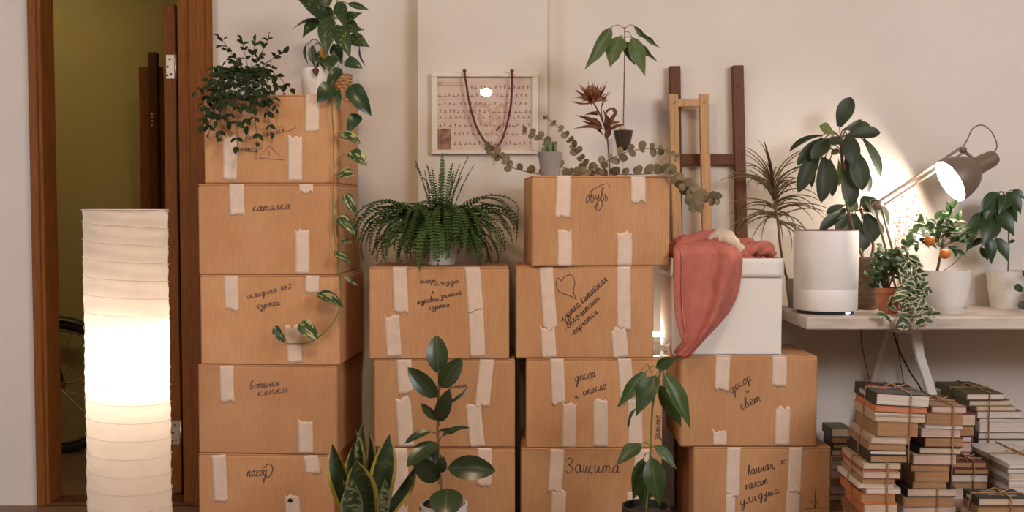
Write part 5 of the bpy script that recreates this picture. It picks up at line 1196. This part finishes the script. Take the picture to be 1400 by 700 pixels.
q = MB(); p = P(673, 204, NY); q.tube([p, P(673, 208, NY)], 0.0016, 6); q.lathe([(0, 0), (0.006, 0), (0.0045, 0.018), (0.002, 0.022), (0, 0.022)], P(673.5, 217, NY), 12); o = put('tassel', q, mat('yellow_tassel', (0.62, 0.33, 0.06), 0.8), nk, True)

# ------------------------------------------------------------------ wooden frames leaning on the wall
M_dkw = mat('dark_brown_timber', (0.125, 0.045, 0.017), 0.5, var=0.2, nscale=20, stretch=(6, 6, 0.6), spec=0.25)
M_ltw = mat('pale_pine', (0.52, 0.29, 0.12), 0.55, var=0.18, nscale=16, stretch=(7, 7, 0.5))
fr = thing('dark_wooden_frame', 'dark brown timber ladder frame leaning on the wall behind the boxes', 'frame', (P(960, 290, -0.03).x, -0.03, 0))
lean = lambda z, y0, y1, H: y0 + (y1 - y0)*z/H
HT = P(923, 91, -0.03).z
def post(px_top, pyt, px_mid, pym, w_px, d, y0, y1, par, m, name='post'):
    t = P(px_top, pyt, y1); md = P(px_mid, pym, y1 + 0.0); k = t.z/(t.z - md.z); bt = t + (md - t)*k
    t = Vector((t.x, y1, t.z)); bt = Vector((bt.x, y0, 0.0)); q = MB(); q.bar(bt, t, w_px/S(-0.05), d, (0, 1, 0), 0.002); put(name, q, m, par); return bt, t
b1, t1 = post(922, 91, 925, 330, 15, 0.034, -0.034, -0.02, fr, M_dkw); b2, t2 = post(1008, 90, 1013, 325, 15, 0.034, -0.034, -0.02, fr, M_dkw)
def rung(pa, pb, pyc, hpx, d, par, m, Y, nm='crossbar'):
    z_ = P(960, pyc, Y).z; A = pa[0].lerp(pa[1], z_/pa[1].z); B = pb[0].lerp(pb[1], z_/pb[1].z); q = MB(); q.bar(A, B, d, hpx/S(-0.05), (0, 0, 1), 0.002); put(nm, q, m, par)
rung((b1, t1), (b2, t2), 218, 15, 0.022, fr, M_dkw, -0.02)
for zz in (0.9, 0.45):
    A = b1.lerp(t1, zz/t1.z); B = b2.lerp(t2, zz/t2.z); q = MB(); q.bar(A, B, 0.022, 0.04, (0, 0, 1), 0.002); put('crossbar', q, M_dkw, fr)
f2 = thing('pale_wooden_frame', 'narrow pale pine ladder frame standing before the dark timber frame', 'frame', (P(943, 290, -0.08).x, -0.08, 0))
b3, t3 = post(920, 129, 925, 320, 12.5, 0.028, -0.082, -0.066, f2, M_ltw); b4, t4 = post(962, 129, 966, 320, 12.5, 0.028, -0.082, -0.066, f2, M_ltw)
rung((b3, t3), (b4, t4), 141, 10, 0.02, f2, M_ltw, -0.066)
for zz in (1.0, 0.7, 0.4):
    A = b3.lerp(t3, zz/t3.z); B = b4.lerp(t4, zz/t4.z); q = MB(); q.bar(A, B, 0.02, 0.03, (0, 0, 1), 0.002); put('crossbar', q, M_ltw, f2)
for (par, ps, off) in ((f2, ((922, 140), (925, 210), (925, 279), (930, 279), (963, 140), (966, 209), (968, 209)), -0.0805), (fr, ((1008, 118), (1011, 186), (924, 120)), -0.0375)):
    for (px, py) in ps:
        q = MB(); p = P(px, py, off); q.lathe([(0, -0.001), (0.0035, -0.001), (0.0035, 0.003)], Matrix.Translation(p) @ Matrix.Rotation(math.pi/2, 4, 'X'), 10); put('screw', q, M_dark_screw, par)

# ------------------------------------------------------------------ white fabric storage box with blanket
R2 = BOXES['R2']; BYf = -0.455; zb_ = R2['top'] + 0.001
M_fab = mat('white_fabric', (0.82, 0.77, 0.71), 0.85, bump=0.15, bscale=220)
xa, xb = P(921, 420, BYf).x, P(1069, 420, BYf).x; zt_ = P(1040, 354, BYf).z; dp = 0.31
wb = thing('white_storage_box', 'white fabric storage box with folded rim holding a coral blanket', 'box', ((xa + xb)/2, BYf + dp/2, zb_))
q = MB(); th = 0.006; xm, ym = (xa + xb)/2, BYf + dp/2; hh = zt_ - zb_
q.box((xm, ym, zb_ + th/2), (xb - xa, dp, th))
q.box((xm, BYf + th/2, zb_ + hh/2), (xb - xa, th, hh), None, 0.002); q.box((xm, BYf + dp - th/2, zb_ + hh/2), (xb - xa, th, hh), None, 0.002)
q.box((xa + th/2, ym, zb_ + hh/2), (th, dp - 2*th, hh), None, 0.002); q.box((xb - th/2, ym, zb_ + hh/2), (th, dp - 2*th, hh), None, 0.002); put('body', q, M_fab, wb)
zr_ = P(1040, 379, BYf).z; q = MB()
def wavy(x0, y0, x1, y1, z0, z1, nx, ny, n):
    rows = []
    for i in range(5):
        row = []
        for j in range(13):
            t = j/12; w = 0.0015*math.sin(j*1.3 + i*0.9)*(1 - i/5)
            row.append(Vector((x0 + (x1 - x0)*t + nx*(0.002 + w), y0 + (y1 - y0)*t + ny*(0.002 + w), z0 + (z1 - z0)*i/4)))
        rows.append(row)
    q.sheet(rows, (nx*0.002, ny*0.002, 0.0))
wavy(xa, BYf - 0.002, xb, BYf - 0.002, zr_, zt_ + 0.002, 0, -1, 0); wavy(xb + 0.001, BYf, xb + 0.001, BYf + dp, zr_, zt_ + 0.002, 1, 0, 0); wavy(xa - 0.001, BYf + dp, xa - 0.001, BYf, zr_, zt_ + 0.002, -1, 0, 0)
put('folded_rim', q, M_fab, wb, True)
# blanket: bunched pile inside the box and a long drape over the front
M_cor = mat('coral_fleece', (0.50, 0.165, 0.125), 0.95, var=0.12, nscale=25, bump=0.5, bscale=130, spec=0.1)
M_cre = mat('cream_fleece', (0.70, 0.56, 0.44), 0.95, var=0.08, nscale=25, bump=0.5, bscale=130, spec=0.1)
bl = thing('blanket', 'coral fleece blanket bunched in the white box and draped down its front', 'blanket', ((xa + xb)/2, BYf, zt_))
lf = [(928, 332), (921, 338), (921, 352), (921, 372), (921, 395), (922, 418), (925, 440), (930, 458), (932, 467), (926, 474), (921, 481)]
rt_ = [(975, 326), (1002, 336), (1014, 348), (1015, 362), (1013, 380), (1009, 402), (999, 424), (985, 442), (970, 458), (957, 472), (944, 487)]
L3 = crom([Vector((a_, b_, 0)) for a_, b_ in lf], 5); R3_ = crom([Vector((a_, b_, 0)) for a_, b_ in rt_], 5); rows = []; nrow = len(L3)
for i in range(nrow):
    t = i/(nrow-1); row = []
    for j in range(19):
        u = j/18; px = L3[i].x + (R3_[i].x - L3[i].x)*u; py = L3[i].y + (R3_[i].y - L3[i].y)*u + (4*math.sin(math.pi*u) if t > 0.8 else 0)
        fold_ = 0.03*math.sin(u*9 + 1.5*t + 0.6)*min(1, t*3) + 0.014*math.sin(u*17 + 3*t)*(1 - t*0.4)
        back = max(0, 0.17 - t)/0.17
        Y = BYf - 0.0095 - 0.019*math.sin(math.pi*u) - max(0, fold_) + back**1.5*0.10
        Y = min(Y, BYf - 0.008) if back == 0 else Y
        row.append(P(px, py, Y))
    rows.append(row)
q = MB(); q.sheet(rows, (0, 0.006, -0.001)); put('drape', q, M_cor, bl, True)
q = MB(); hem = [rows[i][2] + Vector((0.002, -0.004, 0)) for i in range(6, nrow - 2)]; q.tube(hem, 0.0022, 5); put('hem_seam', q, mat('coral_seam', (0.62, 0.27, 0.19), 0.95), bl, True)
def wad(pts, Ys, rr, m, nm, seed):
    """lumpy roll of cloth along a path"""
    rs_ = random.Random(seed); pc = crom([P(a_, b_, Ys[i]) for i, (a_, b_) in enumerate(pts)], 7); n = 14; q = MB(); N_ = len(pc)
    rad = [(rr/S(BYf))*(0.35 + 0.65*math.sin(math.pi*min(1, max(0, (i + 2)/(N_ + 3))))**0.5) for i in range(N_)]
    q.tube(pc, rad, n); ph = rs_.uniform(0, 6)
    for k, v in enumerate(q.v):
        i = min(N_-1, k//n); a_ = 2*math.pi*(k % n)/n; cdir = v - pc[i]
        q.v[k] = pc[i] + cdir*(1 + 0.22*math.sin(3*a_ + i*0.5 + ph) + 0.12*math.sin(5*a_ - i*0.9 + ph))
    put(nm, q, m, bl, True)
q = MB(); rows = []
for i in range(15):
    row = []
    for j in range(21):
        u, v = j/20, i/14; x = xa + 0.012 + (xb - xa - 0.024)*u; y = BYf + 0.02 + (dp - 0.05)*v
        hgt = 0.045*math.sin(math.pi*u)**0.5*math.sin(math.pi*min(1, v*0.9 + 0.1))**0.6 + 0.012*math.sin(u*11 + v*5) + 0.008*math.sin(v*13 - u*7)
        row.append(Vector((x, y, zt_ - 0.03 + hgt)))
    rows.append(row)
q.sheet(rows, (0, 0, -0.03)); put('pile', q, M_cor, bl, True)
wad([(925, 344), (945, 330), (975, 326), (1000, 340)], [-0.40, -0.36, -0.36, -0.40], 11, M_cor, 'fold', 1)
wad([(968, 332), (985, 324), (1000, 332), (1012, 346)], [-0.36, -0.37, -0.40, -0.42], 11, M_cre, 'fold', 2)
wad([(998, 347), (1012, 336), (1024, 334), (1034, 346)], [-0.37, -0.36, -0.36, -0.38], 9, M_cor, 'fold', 3)
wad([(1016, 348), (1030, 340), (1046, 340), (1057, 350)], [-0.40, -0.39, -0.38, -0.38], 10, M_cor, 'fold', 4)
wad([(917, 349), (923, 338), (940, 331), (955, 330)], [-0.30, -0.28, -0.26, -0.26], 10, M_cor, 'fold', 5)
wad([(1000, 350), (1010, 345), (1022, 350)], [-0.42, -0.42, -0.42], 6, M_cor, 'fold', 6)
# added glowing tube to brighten the gap behind the boxes, and a clear tray
gy = -0.16; zc3 = BOXES['C3']['top'] + 0.001
a_ = P(893, 457, gy); b_ = P(911, 457, gy)
nl = thing('gap_fill_light', 'glowing white tube added to brighten the gap left of the white box', 'lamp', (BOXES['C2']['x1'] + 0.016, gy, zc3))
q = MB(); x_l = BOXES['C2']['x1'] + 0.016      # stands on the strip of box top right of the box above
q.box((x_l, gy, (zc3 + a_.z)/2), (0.014, 0.014, a_.z - zc3), None, 0.003); q.box((x_l, gy, zc3 + 0.004), (0.028, 0.05, 0.008), None, 0.002); put('stand', q, M_white_pl, nl)
q = MB(); q.tube([(x_l - 0.013, gy, a_.z), (xa - 0.006, gy, a_.z)], 0.009, 12); put('tube', q, emit('gap_fill_glow', (1.0, 0.93, 0.80), 45), nl, True)
ty_ = -0.44
q = MB(); A = P(907, 470, ty_); B = P(930, 488, ty_)
cl = thing('clear_plastic_tray', 'clear plastic tray corner standing on a box beside the blanket tip', 'tray', (P(910, 487, -0.36).x, -0.34, zc3))
x0, x1 = BOXES['C2']['x1'] + 0.004, xa - 0.008
q.box(((x0 + x1)/2, -0.43, zc3 + 0.025), (x1 - x0, 0.003, 0.05)); q.box(((x0 + x1)/2, -0.28, zc3 + 0.025), (x1 - x0, 0.003, 0.05)); q.box((x0, -0.355, zc3 + 0.025), (0.003, 0.15, 0.05)); q.box((x1, -0.355, zc3 + 0.025), (0.003, 0.15, 0.05)); q.box(((x0 + x1)/2, -0.355, zc3 + 0.0015), (x1 - x0, 0.15, 0.003))
put('tray_body', q, M_glass, cl)
q = MB(); pts = [(x0, -0.43), (x1, -0.43), (x1, -0.28), (x0, -0.28), (x0, -0.43)]; q.tube([(u, v, zc3 + 0.05) for u, v in pts], 0.0025, 6); put('tray_rim', q, M_glass, cl)

# ------------------------------------------------------------------ books
PAGE = {'cream': (0.60, 0.46, 0.34), 'white': (0.66, 0.57, 0.50), 'pink': (0.62, 0.44, 0.36), 'tan': (0.40, 0.215, 0.10), 'salmon': (0.55, 0.22, 0.12)}
COVER = {'black': (0.02, 0.018, 0.017), 'orange': (0.50, 0.16, 0.05), 'red': (0.30, 0.05, 0.04), 'brown': (0.20, 0.10, 0.055), 'kraft brown': (0.30, 0.17, 0.09), 'beige': (0.45, 0.33, 0.23), 'olive': (0.13, 0.11, 0.05), 'white': (0.62, 0.56, 0.5), 'green': (0.06, 0.10, 0.06), 'grey': (0.22, 0.19, 0.17), 'purple': (0.22, 0.08, 0.12), 'maroon': (0.14, 0.03, 0.025), 'dark blue': (0.03, 0.035, 0.06), 'salmon': (0.48, 0.20, 0.13)}
def page_mat(k): return mat('pages_' + k, PAGE[k], 0.85, var=0.16, nscale=18, stretch=(0.4, 0.4, 26), bump=0.3, bscale=60)
def cover_mat(k): return mat('cover_' + k.replace(' ', '_'), COVER[k], 0.5, var=0.1, nscale=14)
ORD = ['topmost', 'second', 'third', 'fourth', 'fifth', 'sixth', 'seventh', 'eighth', 'ninth', 'tenth', 'eleventh', 'twelfth', 'thirteenth', 'fourteenth', 'fifteenth', 'sixteenth', 'seventeenth', 'eighteenth', 'nineteenth', 'twentieth', 'twenty-first', 'twenty-second', 'twenty-third', 'twenty-fourth', 'twenty-fifth', 'twenty-sixth', 'twenty-seventh', 'twenty-eighth', 'twenty-ninth', 'thirtieth']
M_twine = mat('jute_twine', (0.33, 0.19, 0.09), 0.9, var=0.3, nscale=120)
def book(M, w, l, t, cov, pg, label, group, spine=-1, face=None):
    """w across (x), l deep (y), t thick; origin at the middle of the base"""
    o = thing('book', label, 'book', (0, 0, 0), 0, group, M)
    ct_ = min(0.003, t*0.14); q = MB()
    q.box((0, 0, ct_/2), (w, l, ct_), None, ct_*0.3); q.box((0, 0, t - ct_/2), (w, l, ct_), None, ct_*0.3)
    q.box((spine*(w/2 - ct_/2), 0, t/2), (ct_, l, t - ct_), None, ct_*0.3); put('cover', q, cover_mat(cov), o, local=True)
    q = MB(); q.box((-spine*0.0015 - spine*0.0005, 0, t/2), (w - 0.005, l - 0.004, t - 2*ct_ + 0.0004)); put('pages', q, page_mat(pg), o, local=True)
    if face:
        q = MB(); rs_ = random.Random(int(t*1e5))
        for k in range(7): q.box((rs_.uniform(-0.3, 0.3)*w, rs_.uniform(-0.4, 0.4)*l, t + 0.0002), (rs_.uniform(0.2, 0.6)*w*0.5, rs_.uniform(0.1, 0.4)*l*0.4, 0.0006), Matrix.Rotation(0, 4, 'Z'))
        put('cover_print', q, cover_mat(face), o, local=True)
        q = MB()
        for k in range(9): q.box((spine*(w/2 + 0.0002), -l*0.05 + k*l*0.035, t*(0.45 + 0.1*(k % 2))), (0.0006, l*0.022, t*0.35))
        put('spine_print', q, cover_mat('white'), o, local=True)
    return o
def stack(sname, Yf, y_top, rows, rot=0.0, roll=0.0, split=None, to_floor=True, z_end=0.0, seed=1, fill=('tan', 'cream', 'pink'), twine=True, lcol=0.22, spine=-1, spin=4.0):
    """rows from the top: (thickness px, xL, xR, cover, pages[, face]); stacks standing on the floor are filled down to it"""
    rs_ = random.Random(seed); sc = S(Yf); zt0 = P(rows[0][1], y_top, Yf).z; z_ = zt0; items = []
    for r in rows:
        t = r[0]/sc; items.append([t, r[1], r[2], r[3], r[4], r[5] if len(r) > 5 else None]); z_ -= t
    lastx = (rows[-1][1], rows[-1][2]); cov_ = list(COVER)
    if to_floor:
        while z_ - z_end > 0.012:
            t = min(rs_.uniform(0.022, 0.042), z_ - z_end)
            if z_ - z_end - t < 0.012: t = z_ - z_end
            dx = rs_.uniform(-3, 0); items.append([t, lastx[0] + dx, lastx[1] + dx + rs_.uniform(-4, 0), rs_.choice(['brown', 'beige', 'kraft brown', 'grey', 'orange', 'white']), rs_.choice(fill), None]); z_ -= t
    else: z_end = z_
    z_ = zt0; info = []; n = len(items); piv = None
    for i, (t, xl, xr, cv, pg, fc) in enumerate(items):
        zb = z_ - t if i < n - 1 or not to_floor else z_end
        l = lcol*rs_.uniform(0.9, 1.08); yf = Yf + rs_.uniform(-0.004, 0.006)
        A = P(xl, 500, Yf).x; B = P(xr, 500, Yf).x; w = B - A
        M = Matrix.Translation(((A + B)/2, yf + l/2, zb)) @ Matrix.Rotation(math.radians(rot + rs_.uniform(-spin, spin)*0.4), 4, 'Z')
        lab = '%s book with %s page edges, %s of %s' % (cv if cv != 'kraft brown' else 'kraft-brown', {'tan': 'brownish', 'cream': 'cream', 'white': 'white', 'pink': 'pinkish', 'salmon': 'salmon'}[pg], ORD[i] + (' from top' if i else ''), sname)
        info.append([M, w, l, z_ - zb, cv, pg, lab, fc, A, B, yf, zb, z_]); z_ = zb
    k = split if split else n; RC = [Matrix.Identity(4) for _ in range(n)]
    if roll:            # the upper bundle leans a little more with every book, each resting on the right edge of the one below
        cum = Matrix.Identity(4)
        for i in range(k - 1, -1, -1):
            xr_ = info[i][9] if i == n - 1 else min(info[i][9], info[i+1][9]); p0 = Vector((xr_, Yf, info[i][11]))
            cum = cum @ Matrix.Translation(p0) @ Matrix.Rotation(math.radians(roll/k), 4, 'Y') @ Matrix.Translation(-p0)
            RC[i] = cum.copy(); info[i][0] = cum @ info[i][0]
    for m_ in info: book(m_[0], m_[1], m_[2], m_[3], m_[4], m_[5], m_[6], 'books in ' + sname, spine, m_[7])
    if twine:
        groups_ = [(0, split or n)] + ([(split, n)] if split and split < n else [])
        for gi, (g0, g1) in enumerate(groups_):
            it = info[g0:g1]
            if gi == 0 and len(it) > 12: it = it[:12]
            tw = thing('twine', ('brown jute twine tied around the %s of ' % ('upper books' if gi == 0 else 'lower books')) + sname, 'string', (it[0][8], Yf, it[-1][11]), 0, 'twine around book stacks')
            q = MB(); fx = 0.62; RL = RC[g0:g0 + len(it)]; B0 = [RL[j_].inverted() @ m_[0] for j_, m_ in enumerate(it)]   # straight frames
            def front_y(j_, X_):
                c_, w_, l_ = B0[j_].translation, it[j_][1], it[j_][2]; an_ = B0[j_].to_euler().z
                return min(c_.y - l_/2*math.cos(an_) + max(-w_/2, min(w_/2, X_ - c_.x))*math.tan(an_), c_.y - l_/2*math.cos(an_) + 0.002)
            def left_x(j_, Y_):
                c_, w_, l_ = B0[j_].translation, it[j_][1], it[j_][2]; an_ = B0[j_].to_euler().z
                return c_.x - w_/2*math.cos(an_) - max(-l_/2, min(l_/2, Y_ - c_.y))*math.tan(an_)
            yb = max(m_[10] + m_[2] for m_ in it) + 0.003; X = it[0][8] + (it[0][9] - it[0][8])*fx; ymid = Yf + it[0][2]*0.45; R0 = RL[0]; zt1 = it[0][12] + 0.003; off = 0.003
            def down(vals, mk):
                out_ = []
                for j_, m_ in enumerate(it):
                    up_ = min(vals[j_], vals[j_-1]) if j_ else vals[0]; dn_ = min(vals[j_], vals[j_+1]) if j_ < len(it) - 1 else vals[j_]
                    out_ += [RL[j_] @ mk(up_ - off, m_[12] - 0.001), RL[j_] @ mk(dn_ - off, m_[11] + 0.001)]
                return out_
            fy = [front_y(j_, X) for j_ in range(len(it))]; lx = [left_x(j_, ymid) for j_ in range(len(it))]
            q.tube([R0 @ Vector((X, B0[0].translation.y + it[0][2]/2 + 0.002, zt1)), R0 @ Vector((X, fy[0] - off, zt1))] + down(fy, lambda v_, z2: Vector((X, v_, z2))), 0.0022, 5)
            q.tube([R0 @ Vector((it[0][9] + 0.002, ymid, zt1)), R0 @ Vector((lx[0] - off, ymid, zt1))] + down(lx, lambda v_, z2: Vector((v_, ymid, z2))), 0.0022, 5)
            kx = Vector((X, ymid, zt1 + 0.003)); q.ball(R0 @ kx, 0.006, 8, 5)
            for an in (0.4, 2.2, 3.9): q.tube([R0 @ v_ for v_ in crom([kx, kx + Vector((0.026*math.cos(an), 0.026*math.sin(an), 0.007)), kx + Vector((0.046*math.cos(an + 0.4), 0.046*math.sin(an + 0.4), -0.002))], 4)], 0.0018, 5)
            put('loop', q, M_twine, tw, True)
    return info
A_up = [(17, 1199, 1271, 'black', 'white', 'red'), (8, 1198, 1268, 'orange', 'salmon'), (5, 1197, 1267, 'beige', 'white'), (8, 1197, 1266, 'beige', 'cream'), (20, 1200, 1256, 'kraft brown', 'tan'), (11, 1195, 1247, 'beige', 'cream'), (9, 1192, 1244, 'kraft brown', 'tan'), (6, 1192, 1242, 'black', 'white'), (11, 1192, 1243, 'black', 'tan')]
A_lo = [(8, 1183, 1235, 'beige', 'cream'), (4, 1182, 1230, 'red', 'salmon'), (9, 1184, 1235, 'beige', 'pink'), (7, 1182, 1228, 'kraft brown', 'tan'), (7, 1177, 1226, 'white', 'cream'), (8, 1188, 1236, 'beige', 'white'), (13, 1182, 1229, 'orange', 'tan'), (17, 1186, 1232, 'orange', 'cream'), (15, 1184, 1234, 'brown', 'cream')]
stack('the tall leaning pile', -0.80, 540, A_up + A_lo, rot=-2, roll=2.6, split=9, seed=1)
B_ = [(10, 1273, 1322, 'brown', 'pink'), (17, 1268, 1319, 'kraft brown', 'tan'), (4, 1266, 1318, 'white', 'white'), (12, 1262, 1315, 'white', 'pink'), (14, 1265, 1318, 'maroon', 'tan'), (10, 1259, 1316, 'black', 'cream'), (14, 1251, 1310, 'beige', 'pink'), (10, 1250, 1303, 'kraft brown', 'tan'), (14, 1253, 1301, 'kraft brown', 'tan'), (9, 1252, 1298, 'kraft brown', 'tan'),
      (12, 1243, 1311, 'black', 'cream'), (14, 1238, 1308, 'kraft brown', 'tan'), (15, 1240, 1312, 'white', 'pink')]
stack('the pile under the trestle', -0.74, 556, B_, rot=-1, roll=1.5, split=10, seed=2, spine=-1)
stack('the half-hidden rounded-spine pile', -0.50, 566, [(17, 1300, 1337, 'maroon', 'cream'), (15, 1298, 1335, 'black', 'tan'), (8, 1300, 1333, 'red', 'white'), (14, 1299, 1332, 'grey', 'pink'), (10, 1290, 1330, 'red', 'cream')], seed=3, spine=1, lcol=0.17, twine=False)
stack('the olive-topped pile under desk', -0.36, 538, [(9, 1321, 1373, 'olive', 'white'), (9, 1326, 1382, 'olive', 'cream'), (6, 1336, 1390, 'beige', 'cream'), (11, 1338, 1399, 'purple', 'white'), (4, 1340, 1402, 'grey', 'white'), (15, 1340, 1404, 'white', 'white'), (10, 1341, 1404, 'grey', 'white'), (19, 1340, 1406, 'black', 'white')], seed=4, lcol=0.26)
stack('the low maroon-topped pile', -0.64, 632, [(9, 1306, 1352, 'maroon', 'tan'), (8, 1307, 1355, 'maroon', 'tan'), (12, 1305, 1355, 'brown', 'white'), (8, 1306, 1354, 'kraft brown', 'tan')], seed=5, lcol=0.11)
stack('the pale magazine pile', -0.72, 634, [(7, 1381, 1452, 'white', 'white'), (8, 1382, 1450, 'grey', 'white'), (9, 1383, 1452, 'white', 'cream'), (8, 1382, 1450, 'grey', 'white'), (10, 1384, 1450, 'white', 'white')], seed=6, lcol=0.28)
stack('the dark picture-covered pile', -0.84, 681, [(12, 1342, 1412, 'black', 'cream', 'grey'), (12, 1340, 1410, 'brown', 'tan'), (14, 1338, 1410, 'beige', 'cream')], seed=7, lcol=0.11)
stack('the pile behind cardboard box', -0.22, 586, [(12, 1138, 1166, 'olive', 'cream'), (9, 1139, 1168, 'maroon', 'tan'), (8, 1140, 1166, 'black', 'tan'), (9, 1138, 1165, 'green', 'cream')], seed=8, lcol=0.11, twine=False, rot=0)

# ------------------------------------------------------------------ pendant lamp behind the camera, mirrored in the chart's glass
pdl = thing('pendant_lamp', 'small lit round pendant lamp hanging from the ceiling, mirrored in the chart glass', 'lamp', (-0.227, -5.2, 2.209))
q = MB(); q.ball((-0.227, -5.2, 2.209), 0.052, 24, 14, (1, 1, 0.70)); put('globe', q, emit('pendant_glow', (1.0, 0.76, 0.50), 300), pdl, True)
q = MB(); q.tube([(-0.227, -5.2, 2.25), (-0.227, -5.2, 2.702)], 0.004, 8); q.lathe([(0, 0), (0.05, 0), (0.045, -0.03), (0, -0.03)], (-0.227, -5.2, 2.70), 20); put('cord', q, M_black, pdl, True)

cl_ = thing('overhead_fill_light', 'unseen round fill light added overhead in front of the boxes', 'lamp', (-0.3, -2.1, 2.70))  # overhead fill added out of view, steep enough to leave the under-desk wall shaded
q = MB(); q.lathe([(0, 0), (0.17, 0), (0.17, -0.025), (0, -0.025)], (-0.3, -2.1, 2.70), 32); put('base', q, M_white_pl, cl_, 'angle')
q = MB(); q.lathe([(0.16, -0.024), (0.155, -0.06), (0.11, -0.10), (0.05, -0.118), (0, -0.12)], (-0.3, -2.1, 2.70), 32); put('diffuser', q, emit('overhead_fill_glow', (1.0, 0.74, 0.46), 72), cl_, True)
